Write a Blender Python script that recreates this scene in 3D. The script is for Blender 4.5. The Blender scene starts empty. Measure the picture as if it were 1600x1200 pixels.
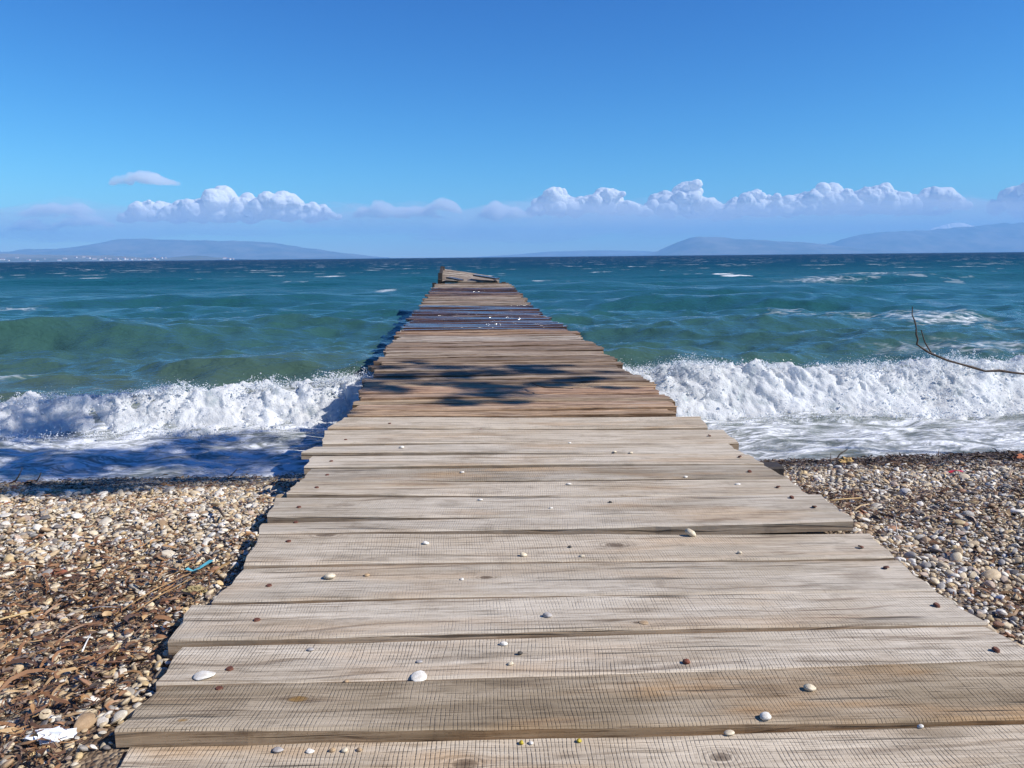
import bpy, bmesh, math, random
import numpy as np
from mathutils import Matrix, Vector, Euler

random.seed(7); RNG = np.random.default_rng(7)
S = bpy.context.scene
COL = S.collection
R = math.radians

# ------------------------------------------------------------------ camera, sky, sun, exposure
EYE = 1.10                                   # eye height above the deck (deck top is z = 0)
PITCH, ROLL, YAW, FPX = R(9.4), R(0.57), R(4.0), 1200.0
def camera():
    f = np.array([math.sin(YAW)*math.cos(PITCH), math.cos(YAW)*math.cos(PITCH), -math.sin(PITCH)])
    r = np.array([math.cos(YAW), -math.sin(YAW), 0.0]); u = np.cross(r, f)
    c, s = math.cos(ROLL), math.sin(ROLL)
    r, u = c*r - s*u, s*r + c*u
    cd = bpy.data.cameras.new('camera'); co = bpy.data.objects.new('camera', cd); COL.objects.link(co)
    co.matrix_world = Matrix(((r[0], u[0], -f[0], 0), (r[1], u[1], -f[1], 0), (r[2], u[2], -f[2], EYE), (0, 0, 0, 1)))
    cd.sensor_fit = 'HORIZONTAL'; cd.sensor_width = 36; cd.lens = 36*FPX/1600
    cd.clip_start = 0.05; cd.clip_end = 200000
    S.camera = co
camera()

SUN_EL = R(40); SUN_H = Vector((1.0, -0.38, 0)).normalized()
SUN = Vector((SUN_H.x*math.cos(SUN_EL), SUN_H.y*math.cos(SUN_EL), math.sin(SUN_EL)))   # towards the sun
world = bpy.data.worlds.new('World'); S.world = world; world.use_nodes = True
wn = world.node_tree; bg = wn.nodes['Background']
sky = wn.nodes.new('ShaderNodeTexSky'); sky.sky_type = 'NISHITA'; sky.sun_disc = False
sky.sun_elevation = SUN_EL; sky.sun_rotation = math.atan2(SUN.x, SUN.y)
sky.altitude = 0; sky.air_density = 1.0; sky.dust_density = 0.0; sky.ozone_density = 6.0
# the phone's colour response: deep contrasty blue overhead, pale at the horizon
sp = wn.nodes.new('ShaderNodeSeparateColor'); cb = wn.nodes.new('ShaderNodeCombineColor'); wn.links.new(sky.outputs[0], sp.inputs[0])
for ch, (pw, ml) in enumerate(((2.0, 0.25), (1.6, 0.67), (1.15, 1.56))):
    a = wn.nodes.new('ShaderNodeMath'); a.operation = 'POWER'; a.inputs[1].default_value = pw; wn.links.new(sp.outputs[ch], a.inputs[0])
    b = wn.nodes.new('ShaderNodeMath'); b.operation = 'MULTIPLY'; b.inputs[1].default_value = ml; wn.links.new(a.outputs[0], b.inputs[0]); wn.links.new(b.outputs[0], cb.inputs[ch])
wn.links.new(cb.outputs[0], bg.inputs[0]); bg.inputs[1].default_value = 0.05
sl = bpy.data.lights.new('sun', 'SUN'); sl.energy = 5.0; sl.angle = R(0.5); sl.color = (1.0, 0.95, 0.88)
so = bpy.data.objects.new('sun', sl); COL.objects.link(so)
so.rotation_euler = SUN.to_track_quat('Z', 'Y').to_euler(); so.location = (30, -10, 30)
vs = S.view_settings; vs.view_transform = 'Standard'; vs.look = 'None'; vs.exposure = 0.42; vs.gamma = 1; vs.use_curve_mapping = False
S.cycles.volume_bounces = 8; S.cycles.max_bounces = 8; S.cycles.diffuse_bounces = 3; S.cycles.glossy_bounces = 3; S.cycles.transparent_max_bounces = 24

# ------------------------------------------------------------------ numpy noise
_P = RNG.permutation(256); _P = np.concatenate([_P, _P, _P])
_G = RNG.normal(size=(256, 3)); _G /= np.linalg.norm(_G, axis=1)[:, None]
def perlin(x, y, z=0.0):
    x, y, z = np.broadcast_arrays(np.asarray(x, float), np.asarray(y, float), np.asarray(z, float))
    xi, yi, zi = np.floor(x).astype(int), np.floor(y).astype(int), np.floor(z).astype(int)
    xf, yf, zf = x-xi, y-yi, z-zi; xi &= 255; yi &= 255; zi &= 255
    fd = lambda t: t*t*t*(t*(t*6-15)+10)
    u, v, w = fd(xf), fd(yf), fd(zf)
    def g(i, j, k):
        q = _G[_P[_P[_P[xi+i]+yi+j]+zi+k]]
        return q[..., 0]*(xf-i) + q[..., 1]*(yf-j) + q[..., 2]*(zf-k)
    l = lambda a, b, t: a + t*(b-a)
    return 1.5*l(l(l(g(0,0,0), g(1,0,0), u), l(g(0,1,0), g(1,1,0), u), v), l(l(g(0,0,1), g(1,0,1), u), l(g(0,1,1), g(1,1,1), u), v), w)
def fbm(x, y, z=0.0, o=4, lac=2.03, gain=0.5):
    a, s = 1.0, 0.0
    x, y, z = np.asarray(x, float), np.asarray(y, float), np.asarray(z, float)
    for i in range(o):
        s = s + a*perlin(x, y, z+17.3*i); x, y, z = x*lac, y*lac, z*lac; a *= gain
    return s
def billow(x, y, z, o=5, gain=0.55):
    a, s = 1.0, 0.0
    for i in range(o):
        s = s + a*(2.2*np.abs(perlin(x, y, z+9.1*i))-0.5); x, y, z = x*2.1, y*2.1, z*2.1; a *= gain
    return s
def sstep(a, b, x):
    t = np.clip((np.asarray(x, float)-a)/(b-a), 0, 1); return t*t*(3-2*t)

# ------------------------------------------------------------------ object helpers
def tag(o, label=None, cat=None, group=None, kind=None):
    if label: o['label'] = label
    if cat: o['category'] = cat
    if group: o['group'] = group
    if kind: o['kind'] = kind
    return o
def link(name, me, mat=None, parent=None, loc=(0, 0, 0), rot=(0, 0, 0), scale=(1, 1, 1)):
    o = bpy.data.objects.new(name, me); COL.objects.link(o)
    o.location = loc; o.rotation_euler = rot; o.scale = scale
    if mat is not None and me is not None and not me.materials: me.materials.append(mat)
    if parent: o.parent = parent
    return o
def np_mesh(name, V, F, smooth=True):
    V = np.asarray(V, np.float32); F = np.asarray(F, np.int32)
    me = bpy.data.meshes.new(name); n = F.shape[1]
    me.vertices.add(len(V)); me.vertices.foreach_set('co', V.ravel())
    me.loops.add(F.size); me.loops.foreach_set('vertex_index', F.ravel())
    me.polygons.add(len(F)); me.polygons.foreach_set('loop_start', np.arange(0, F.size, n, dtype=np.int32))
    me.update(calc_edges=True); me.validate()
    me.polygons.foreach_set('use_smooth', np.full(len(F), smooth)); me.update()
    return me
def grid_faces(nr, nc, wrap=False):
    i, j = np.meshgrid(np.arange(nr-1), np.arange(nc if wrap else nc-1), indexing='ij')
    k = (j+1) % nc
    return np.stack([i*nc+j, i*nc+k, (i+1)*nc+k, (i+1)*nc+j], -1).reshape(-1, 4)
def tube(path, radii, n=8):
    """tapered tube along a list of points -> verts, faces"""
    P = [Vector(p) for p in path]; V = []
    for i, p in enumerate(P):
        t = (P[min(i+1, len(P)-1)] - P[max(i-1, 0)]).normalized()
        a = t.cross(Vector((0.31, 0.2, 0.93))).normalized(); b = t.cross(a)
        for k in range(n):
            w = 2*math.pi*k/n; V.append(p + (a*math.cos(w) + b*math.sin(w))*radii[i])
    F = grid_faces(len(P), n, True)
    return np.array([tuple(v) for v in V]), F
def merge(parts):
    V, F, o = [], [], 0
    for v, f in parts:
        V.append(v); F.append(np.asarray(f)+o); o += len(v)
    return np.concatenate(V), np.concatenate(F)

# ------------------------------------------------------------------ shader helpers
class N:
    def __init__(s, name):
        s.m = bpy.data.materials.new(name); s.m.use_nodes = True; s.t = s.m.node_tree
        s.out = s.t.nodes['Material Output']; s.b = s.t.nodes['Principled BSDF']
    def new(s, k, **kw):
        n = s.t.nodes.new(k)
        for a, v in kw.items(): setattr(n, a, v)
        return n
    def set(s, sock, v):
        if isinstance(v, bpy.types.NodeSocket): s.t.links.new(v, sock)
        elif v is not None: sock.default_value = v
    def math(s, op, a, b=None, c=None, clamp=False):
        n = s.new('ShaderNodeMath', operation=op, use_clamp=clamp)
        for i, v in enumerate((a, b, c)): s.set(n.inputs[i], v)
        return n.outputs[0]
    def vec(s, op, a, b=None):
        n = s.new('ShaderNodeVectorMath', operation=op); s.set(n.inputs[0], a)
        if b is not None: s.set(n.inputs[1], b)
        return n.outputs['Value'] if op in ('LENGTH', 'DOT_PRODUCT') else n.outputs[0]
    def sep(s, v):
        n = s.new('ShaderNodeSeparateXYZ'); s.set(n.inputs[0], v); return n.outputs
    def comb(s, x, y, z):
        n = s.new('ShaderNodeCombineXYZ')
        for i, v in enumerate((x, y, z)): s.set(n.inputs[i], v)
        return n.outputs[0]
    def noise(s, v, scale=1.0, detail=3.0, rough=0.5, dist=0.0):
        n = s.new('ShaderNodeTexNoise'); s.set(n.inputs['Vector'], v); s.set(n.inputs['Scale'], scale)
        s.set(n.inputs['Detail'], detail); s.set(n.inputs['Roughness'], rough); s.set(n.inputs['Distortion'], dist)
        return n.outputs['Fac']
    def voro(s, v, scale, feature='F1'):
        n = s.new('ShaderNodeTexVoronoi', feature=feature); s.set(n.inputs['Vector'], v); s.set(n.inputs['Scale'], scale)
        return n.outputs
    def step(s, a, b, x):
        n = s.new('ShaderNodeMapRange', interpolation_type='SMOOTHSTEP')
        s.set(n.inputs[0], x); s.set(n.inputs[1], a); s.set(n.inputs[2], b); return n.outputs[0]
    def mix(s, f, a, b, mode='MIX'):
        n = s.new('ShaderNodeMix', data_type='RGBA', blend_type=mode); s.set(n.inputs[0], f)
        for i, v in ((6, a), (7, b)): s.set(n.inputs[i], (*v, 1) if isinstance(v, tuple) and len(v) == 3 else v)
        return n.outputs[2]
    def ramp(s, x, stops):
        n = s.new('ShaderNodeValToRGB'); e = n.color_ramp.elements
        while len(e) < len(stops): e.new(0.5)
        for q, (p, c) in zip(e, stops): q.position = p; q.color = (*c, 1)
        s.set(n.inputs[0], x); return n.outputs[0]
    def attr(s, name, kind='GEOMETRY'):
        return s.new('ShaderNodeAttribute', attribute_name=name, attribute_type=kind).outputs
    def bump(s, h, dist, strength=1.0, normal=None):
        n = s.new('ShaderNodeBump'); s.set(n.inputs['Height'], h); s.set(n.inputs['Distance'], dist); s.set(n.inputs['Strength'], strength)
        if normal is not None: s.set(n.inputs['Normal'], normal)
        return n.outputs[0]
    def pos(s): return s.new('ShaderNodeNewGeometry').outputs['Position']
    def obj(s): return s.new('ShaderNodeTexCoord').outputs['Object']
    def bsdf(s, **kw):
        for k, v in kw.items():
            v = (*v, 1) if isinstance(v, tuple) and len(v) == 3 else v
            s.set(s.b.inputs[k.replace('_', ' ')], v)

def plain(name, col, rough=0.7, var=0.25, scale=30, bump=0.0):
    n = N(name); f = n.noise(n.obj(), scale, 4, 0.6)
    lo = tuple(c*(1-var) for c in col); hi = tuple(min(1, c*(1+var)) for c in col)
    n.bsdf(Base_Color=n.mix(f, lo, hi), Roughness=rough)
    if bump: n.bsdf(Normal=n.bump(f, bump))
    return n.m

# weathered wood: object props tint, saw, wet, seed, stain, rough_grain, knot_a/b steer each board
def wood_material():
    n = N('weathered_wood'); o = n.obj(); A = lambda k: n.attr(k, 'OBJECT')
    seed = A('seed')['Fac']; tint = A('tint')['Color']; saw = A('saw')['Fac']; wet = A('wet')['Fac']; stain = A('stain')['Fac']; rg = A('rough_grain')['Fac']
    off = n.comb(n.math('MULTIPLY', seed, 7.31), n.math('MULTIPLY', seed, 3.17), n.math('MULTIPLY', seed, 5.77))
    p = n.sep(o); X, Y, Z = p[0], p[1], p[2]
    # knots bend the grain
    warp = None; knots = None; ringsum = None
    for k in ('knot_a', 'knot_b'):
        kv = n.sep(A(k)['Vector'])
        dx = n.math('SUBTRACT', X, kv[0]); dy = n.math('SUBTRACT', Y, kv[1]); r = n.math('MAXIMUM', kv[2], 0.0005)
        d = n.math('SQRT', n.math('ADD', n.math('POWER', n.math('MULTIPLY', dx, 0.6), 2), n.math('POWER', dy, 2)))
        q = n.math('DIVIDE', d, r)
        e = n.math('POWER', 2.718, n.math('MULTIPLY', n.math('POWER', q, 2), -0.25))
        w = n.math('MULTIPLY', n.math('MULTIPLY', e, dy), -0.75)
        core = n.step(1.45, 0.85, n.math('ADD', q, n.math('MULTIPLY', n.noise(o, 75, 4, 0.7), 0.9)))
        ring = n.math('MULTIPLY', n.step(2.6, 0.6, q), n.math('MULTIPLY_ADD', n.math('SINE', n.math('MULTIPLY', q, 11.0)), 0.5, 0.5))
        warp = w if warp is None else n.math('ADD', warp, w)
        knots = core if knots is None else n.math('MAXIMUM', knots, core)
        ringsum = ring if ringsum is None else n.math('MAXIMUM', ringsum, ring)
    Yw = n.math('ADD', n.math('ADD', Y, Z), warp); Y = n.math('ADD', Y, Z)
    g = n.vec('ADD', n.comb(n.math('MULTIPLY', X, 1.0), n.math('MULTIPLY', Yw, 24.0), n.math('MULTIPLY', Z, 24.0)), off)
    g2 = n.vec('ADD', n.comb(n.math('MULTIPLY', X, 3.0), n.math('MULTIPLY', Yw, 130.0), n.math('MULTIPLY', Z, 130.0)), off)
    grain = n.noise(g, 1.6, 5, 0.65, 0.3); fine = n.noise(g2, 1.0, 3, 0.6)
    big = n.noise(n.vec('ADD', n.comb(X, n.math('MULTIPLY', Y, 3.0), Z), off), 2.1, 4, 0.6)
    blot = n.noise(n.vec('ADD', o, off), 9.0, 4, 0.65)
    # growth-ring lines running along the board
    ph = n.math('ADD', n.math('MULTIPLY', Yw, 95.0), n.math('MULTIPLY', n.noise(n.vec('ADD', n.comb(n.math('MULTIPLY', X, 1.1), n.math('MULTIPLY', Yw, 5.0), 0.0), off), 1.0, 2), 16.0))
    ringl = n.math('MULTIPLY', n.step(0.80, 1.0, n.math('SINE', ph)), n.step(0.42, 0.6, big))
    # checks: thin dark cracks with the grain
    crack = n.step(0.655, 0.70, n.noise(n.vec('ADD', n.comb(n.math('MULTIPLY', X, 1.3), n.math('MULTIPLY', Yw, 46.0), 3.0), off), 1.0, 2, 0.5))
    # saw marks across the board
    sl_ = A('slant')['Fac']
    sx = n.math('ADD', X, n.math('ADD', n.math('MULTIPLY', Y, sl_), n.math('MULTIPLY', n.noise(n.vec('ADD', n.comb(n.math('MULTIPLY', X, 6.0), n.math('MULTIPLY', Y, 3.0), 0.0), off), 1.0, 3), 0.034)))
    saww = n.math('ADD', n.math('MULTIPLY', n.math('SINE', n.math('MULTIPLY', sx, 640.0)), 0.78), n.math('MULTIPLY', n.math('SUBTRACT', n.noise(n.vec('ADD', n.comb(n.math('MULTIPLY', sx, 120.0), n.math('MULTIPLY', Y, 7.0), 2.0), off), 1.0, 2, 0.5), 0.44), 1.7))
    sawbreak = n.step(0.36, 0.58, n.noise(n.vec('ADD', n.comb(n.math('MULTIPLY', X, 25.0), n.math('MULTIPLY', Y, 130.0), 0.0), off), 1.0, 3, 0.6))
    sawpatch = n.step(0.30, 0.60, n.noise(n.vec('ADD', n.comb(n.math('MULTIPLY', X, 1.8), n.math('MULTIPLY', Y, 6.0), 4.0), off), 1.0, 3))
    sawl = n.math('MULTIPLY', n.math('MULTIPLY', n.step(0.45, 1.0, saww), n.math('MULTIPLY_ADD', sawbreak, 0.75, 0.25)), n.math('MULTIPLY', saw, n.math('MULTIPLY_ADD', sawpatch, 0.8, 0.2)))
    hair = n.step(0.60, 0.68, n.noise(n.vec('ADD', n.comb(n.math('MULTIPLY', X, 7.0), n.math('MULTIPLY', Yw, 330.0), 5.0), off), 1.0, 3, 0.6))
    mid = n.step(0.56, 0.66, n.noise(n.vec('ADD', n.comb(n.math('MULTIPLY', X, 3.2), n.math('MULTIPLY', Yw, 105.0), 8.0), off), 1.0, 3, 0.6))
    mid = n.math('MULTIPLY', mid, n.step(0.35, 0.6, n.noise(n.vec('ADD', n.comb(n.math('MULTIPLY', X, 5.0), n.math('MULTIPLY', Y, 14.0), 8.0), off), 1.0, 3, 0.6)))
    speck = n.step(0.62, 0.70, n.noise(n.vec('ADD', n.comb(n.math('MULTIPLY', X, 120.0), n.math('MULTIPLY', Y, 260.0), 1.0), off), 1.0, 2, 0.6))
    smudge = n.step(0.53, 0.72, n.noise(n.vec('ADD', n.comb(n.math('MULTIPLY', X, 3.0), n.math('MULTIPLY', Y, 8.0), 7.0), off), 1.0, 5, 0.65))
    # colour
    c = n.mix(n.step(0.3, 0.7, grain), n.mix(1.0, tint, (0.84, 0.81, 0.77), 'MULTIPLY'), n.mix(1.0, tint, (1.16, 1.15, 1.13), 'MULTIPLY'))
    c = n.mix(n.math('MULTIPLY', n.step(0.5, 0.72, fine), 0.55), c, n.mix(1.0, c, (0.55, 0.5, 0.45), 'MULTIPLY'))
    c = n.mix(n.math('MULTIPLY', n.step(0.45, 0.75, big), 0.5), c, n.mix(1.0, c, (0.78, 0.70, 0.60), 'MULTIPLY'))
    c = n.mix(n.math('MULTIPLY', n.step(0.56, 0.75, blot), 0.45), c, n.mix(1.0, c, (0.5, 0.47, 0.45), 'MULTIPLY'))
    c = n.mix(n.math('MULTIPLY', hair, 0.62), c, n.mix(1.0, c, (0.34, 0.29, 0.25), 'MULTIPLY'))
    c = n.mix(n.math('MULTIPLY', mid, 0.75), c, n.mix(1.0, c, (0.42, 0.37, 0.33), 'MULTIPLY'))
    c = n.mix(n.math('MULTIPLY', speck, 0.45), c, n.mix(1.0, c, (0.40, 0.36, 0.32), 'MULTIPLY'))
    c = n.mix(n.math('MULTIPLY', smudge, 0.62), c, n.mix(1.0, c, (0.48, 0.45, 0.42), 'MULTIPLY'))
    c = n.mix(n.math('MULTIPLY', ringl, 0.5), c, (0.12, 0.075, 0.045))
    nzt = n.step(0.6, 0.9, n.sep(n.new('ShaderNodeTexCoord').outputs['Normal'])[2])
    sawl = n.math('MULTIPLY', sawl, nzt)
    c = n.mix(n.math('MULTIPLY', sawl, 0.44), c, (0.085, 0.065, 0.05))
    rk = n.noise(n.vec('ADD', n.comb(n.math('MULTIPLY', X, 2.2), n.math('MULTIPLY', Yw, 42.0), 6.0), off), 1.0, 4, 0.6); rk2 = n.noise(n.vec('ADD', n.comb(n.math('MULTIPLY', X, 1.6), n.math('MULTIPLY', Yw, 26.0), 11.0), off), 1.0, 4, 0.6)
    c = n.mix(n.math('MULTIPLY', n.step(0.46, 0.60, rk), n.math('MULTIPLY', rg, 0.85)), c, n.mix(1.0, c, (0.33, 0.28, 0.25), 'MULTIPLY'))
    c = n.mix(n.math('MULTIPLY', n.step(0.56, 0.70, rk2), n.math('MULTIPLY', rg, 0.5)), c, (0.60, 0.51, 0.42))
    st = n.math('MULTIPLY', stain, n.step(0.40, 0.62, n.noise(n.vec('ADD', n.comb(n.math('MULTIPLY', X, 1.1), n.math('MULTIPLY', Y, 5.0), 9.0), off), 1.0, 4, 0.6)))
    hue = n.noise(n.vec('ADD', n.comb(X, n.math('MULTIPLY', Y, 4.0), 2.0), off), 1.7, 2)
    c = n.mix(n.math('MULTIPLY', st, 0.75), c, n.mix(1.0, c, n.mix(n.step(0.44, 0.66, hue), (0.50, 0.45, 0.37), (0.80, 0.52, 0.24)), 'MULTIPLY'))
    c = n.mix(n.math('MULTIPLY', ringsum, 0.45), c, (0.10, 0.065, 0.04))
    c = n.mix(n.math('MULTIPLY', knots, 0.7), c, n.mix(n.noise(o, 90, 3), (0.05, 0.035, 0.025), A('knot_tint')['Color']))
    c = n.mix(n.math('MULTIPLY', crack, n.math('MULTIPLY_ADD', rg, 0.35, 0.6)), c, (0.03, 0.022, 0.017))
    # sides of the board: browner, where sun has not bleached
    nz = n.sep(n.new('ShaderNodeTexCoord').outputs['Normal'])[2]
    c = n.mix(n.math('MULTIPLY', n.step(0.75, 0.3, nz), 0.55), c, n.mix(1.0, c, (0.92, 0.72, 0.52), 'MULTIPLY'))
    # water lying on the board
    wm = n.math('MULTIPLY', n.step(0.0, 0.25, n.math('SUBTRACT', wet, n.noise(n.vec('ADD', n.comb(n.math('MULTIPLY', X, 1.4), n.math('MULTIPLY', Y, 9.0), 1.0), off), 1.0, 4, 0.6))), n.step(0.0, 0.05, wet))
    c = n.mix(wm, c, n.mix(1.0, c, (0.38, 0.27, 0.22), 'MULTIPLY'))
    h = n.math('SUBTRACT', n.math('ADD', n.math('MULTIPLY', grain, 0.15), n.math('MULTIPLY', fine, 0.35)), n.math('MULTIPLY', hair, 0.35))
    h = n.math('MULTIPLY', h, n.math('MULTIPLY_ADD', rg, 2.2, 0.6))
    h = n.math('SUBTRACT', h, n.math('MULTIPLY', crack, n.math('MULTIPLY_ADD', rg, 1.5, 0.8)))
    h = n.math('SUBTRACT', h, n.math('MULTIPLY', sawl, 0.55))
    h = n.math('SUBTRACT', h, n.math('MULTIPLY', ringl, 0.3))
    h = n.math('MULTIPLY', h, n.math('MULTIPLY_ADD', wm, -0.7, 1.0))
    n.bsdf(Base_Color=c, Roughness=n.math('MULTIPLY_ADD', wm, -0.72, 0.85), Normal=n.bump(h, 0.004),
           Specular_IOR_Level=n.math('MULTIPLY_ADD', wm, 0.7, 0.2))
    return n.m
M = {'wood': wood_material()}
M['dark_wood'] = plain('wet_dark_timber', (0.035, 0.027, 0.022), 0.75, 0.4, 25, 0.004)
M['rust'] = plain('rusty_iron', (0.11, 0.036, 0.018), 0.75, 0.45, 300)
M['bark'] = plain('bark', (0.075, 0.052, 0.038), 0.9, 0.4, 25, 0.01)
M['leaf'] = plain('leaves', (0.055, 0.085, 0.03), 0.6, 0.3, 3)

def stone_material():
    n = N('pebble_stone'); o = n.obj()
    col = n.attr('col', 'INSTANCER'); c = col['Color']
    a = n.noise(o, 0.9, 5, 0.65); b = n.noise(o, 4.0, 3, 0.7)
    c2 = n.mix(n.step(0.35, 0.7, a), n.mix(1.0, c, (0.72, 0.68, 0.62), 'MULTIPLY'), n.mix(1.0, c, (1.12, 1.10, 1.06), 'MULTIPLY'))
    c2 = n.mix(n.math('MULTIPLY', n.step(0.58, 0.7, b), 0.5), c2, n.mix(1.0, c, (0.5, 0.45, 0.4), 'MULTIPLY'))
    n.bsdf(Base_Color=c2, Roughness=n.attr('gloss', 'INSTANCER')['Fac'], Normal=n.bump(b, 0.0012))
    return n.m
M['stone'] = stone_material()

# ------------------------------------------------------------------ beach terrain
WATER = -0.72
def beach_z(x, y):
    x = np.asarray(x, float); y = np.asarray(y, float)
    z = np.interp(y, [-60, -8, 0.8, 2.0, 3.0, 4.0, 5.0, 5.8, 6.43, 8.0, 12.0, 30.0], [3.5, 0.5, -0.06, -0.085, -0.115, -0.20, -0.385, -0.565, -0.72, -1.15, -2.0, -3.2])
    near = sstep(9, 6.9, y)
    z = z + near*(0.022*fbm(x*0.55+3, y*0.8, 1.0, 3)*sstep(6.6, 5.2, y) + 0.012*fbm(x*2.2, y*2.6, 5.0, 3))
    z = z + 0.012*fbm(x*1.1, 3.3, 2.0, 2)
    z = z + 0.045*(np.exp(-((x+0.85)/0.32)**2)+np.exp(-((x-1.6)/0.25)**2))*sstep(5.2, 3.8, y)*sstep(0.5, 1.2, y)
    return z
def build_beach():
    xs = np.concatenate([np.linspace(-70, -9, 30), np.linspace(-8.8, 9.8, 190), np.linspace(10, 70, 30)])
    ys = np.concatenate([np.linspace(-60, -3, 20), np.linspace(-2.5, 9, 130), np.linspace(9.5, 30, 14)])
    X, Y = np.meshgrid(xs, ys); V = np.stack([X, Y, beach_z(X, Y)], -1).reshape(-1, 3)
    n = N('beach_grit'); p = n.pos(); v = n.voro(p, 85.0); v2 = n.noise(p, 3.0, 4)
    c = n.mix(n.math('MULTIPLY', n.sep(v['Color'])[0], 1.0), (0.10, 0.06, 0.035), (0.40, 0.32, 0.22))
    c = n.mix(n.step(0.4, 0.65, v2), c, n.mix(1.0, c, (0.45, 0.34, 0.26), 'MULTIPLY'))
    wetf = n.step(4.9, 5.6, n.math('ADD', n.sep(p)[1], n.math('MULTIPLY', v2, 0.5)))
    c = n.mix(wetf, c, n.mix(1.0, c, (0.35, 0.32, 0.30), 'MULTIPLY'))
    n.bsdf(Base_Color=c, Roughness=n.math('MULTIPLY_ADD', wetf, -0.4, 0.9), Normal=n.bump(v['Distance'], -0.012))
    o = link('beach', np_mesh('beach', V, grid_faces(len(ys), len(xs))), n.m)
    tag(o, 'sloping pebble beach on both sides of the wooden pier', kind='structure')
build_beach()

# ------------------------------------------------------------------ sea
def crest_y(x): return 8.95 + 0.14*np.sin(x*0.7+0.6) + 0.10*fbm(np.asarray(x)*0.5, 2.2, 0, 2)
def crest_h(x):
    x = np.asarray(x, float)
    h = np.interp(x, [-14, -6.5, -4.5, -3.3, -2.2, -1.3, 0.4, 2.2, 3.2, 5.0, 7.0, 10, 16], [0.20, 0.24, 0.27, 0.33, 0.41, 0.42, 0.33, 0.42, 0.46, 0.46, 0.50, 0.48, 0.36])
    return h + 0.05*fbm(x*0.9, 7.7, 0, 3)
def sea_fields(X, Y, DY):
    rng = np.random.default_rng(11)
    Z = np.zeros_like(X); DX = np.zeros_like(X); DYY = np.zeros_like(X)
    shoal = sstep(6.3, 13, Y)
    W1 = 2.0*fbm(X*0.25, Y*0.25, 1.0, 2); W2 = 1.2*fbm(X*0.05, Y*0.05, 4.0, 2)
    for lam in np.geomspace(0.35, 15, 46):
        for _ in range(2):
            a = rng.normal(0, 0.5 if lam > 2 else 0.75); k = 2*math.pi/lam
            kx, ky = k*math.sin(a), -k*math.cos(a)
            lod = sstep(2.2, 4.5, lam/np.maximum(DY, 1e-3))
            amp = (0.0075 if lam < 2.2 else 0.0054)*lam**0.92*np.exp(-(lam/9.5)**2)*(0.7+0.6*rng.random())
            ph = kx*X + ky*Y + rng.random()*6.283 + (W1 if lam < 2 else W2)*rng.uniform(.5, 1)
            A = amp*lod*(0.25+0.75*shoal)
            Z += A*np.cos(ph); DX -= 0.8*A*kx/k*np.sin(ph); DYY -= 0.8*A*ky/k*np.sin(ph)
    # long green swells running in behind the breaker
    def swell(xc, yc, wx, wf, wb, h, bend=0.0):
        nonlocal Z
        yy = Y - (yc + bend*(X-xc)**2 + 0.5*fbm(X*0.16, yc, 0, 2))
        prof = np.where(yy < 0, np.exp(-(yy/wf)**2), np.exp(-(yy/wb)**2))
        Z += h*prof*np.exp(-((X-xc)/wx)**2)
    swell(-9.3, 17.8, 4.6, 0.9, 2.6, 0.52, 0.004)
    swell(-3.5, 12.6, 3.0, 0.7, 1.3, 0.13)
    swell(6.8, 19.0, 4.0, 1.0, 2.0, 0.26)
    swell(4.0, 13.2, 2.6, 0.6, 1.3, 0.17)
    swell(13.5, 34, 9, 1.8, 4, 0.42); swell(6.5, 41, 6, 1.6, 4, 0.40); swell(-14, 33, 9, 1.5, 4, 0.35)
    swell(30, 48, 13, 2.4, 5, 0.55); swell(-30, 62, 20, 3, 6, 0.5); swell(-6, 58, 9, 3, 6, 0.4); swell(12, 27, 5, 1.2, 2.5, 0.3)
    # the breaking wave
    cy, ch = crest_y(X), crest_h(X)
    yy = Y - cy
    prof = np.where(yy < 0, np.exp(-(yy/0.33)**2), np.exp(-(yy/1.15)**1.7 if False else -(np.abs(yy)/1.15)**1.7))
    Z += ch*prof
    Z += sstep(7.6, 6.5, Y)*0.0
    # wash between breaker and beach: low lumpy ripples
    wash = sstep(6.2, 6.8, Y)*sstep(8.9, 8.3, Y)
    Z += wash*(0.035*fbm(X*0.9, Y*2.4, 3.1, 3) + 0.018*fbm(X*3.5, Y*9, 8.0, 3))
    foam = np.zeros_like(X)
    side = sstep(-0.5, 1.5, X)
    foam = np.maximum(foam, sstep(9.3, 8.7, Y)*(0.83-0.06*side + 0.14*fbm(X*0.4, Y*0.9, 3, 2)))
    foam = np.maximum(foam, np.exp(-((yy-0.35)/0.5)**2)*0.42)
    def patch(xc, yc, wx, wy, a):
        nonlocal foam
        foam = np.maximum(foam, a*np.exp(-((X-xc)/wx)**2-((Y-yc)/wy)**2))
    patch(13.0, 20.4, 2.6, 2.6, 0.64); patch(10.5, 22.5, 2.0, 1.6, 0.56); patch(15, 17.5, 4, 1.4, 0.52); patch(10, 14.0, 3, 1.0, 0.50)
    patch(-8.0, 12.4, 2.2, 1.1, 0.55); patch(-4.2, 10.6, 2.0, 0.7, 0.45); patch(-15, 24, 2.5, 1.2, 0.56)
    patch(-3.9, 42, 0.8, 1.2, 0.78); patch(-61, 155, 5, 6, 0.8); patch(6.0, 47.5, 1.6, 1.2, 0.70); patch(9.3, 47, 0.8, 1.0, 0.72); patch(28, 50, 5, 2.0, 0.66); patch(22.5, 46.5, 4, 1.6, 0.62)
    patch(-16.5, 30, 1.6, 1.2, 0.62); patch(-100, 420, 14, 20, 0.8); patch(-20, 250, 3, 6, 0.72)
    return X+DX, Y+DYY, WATER+Z, foam
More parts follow.
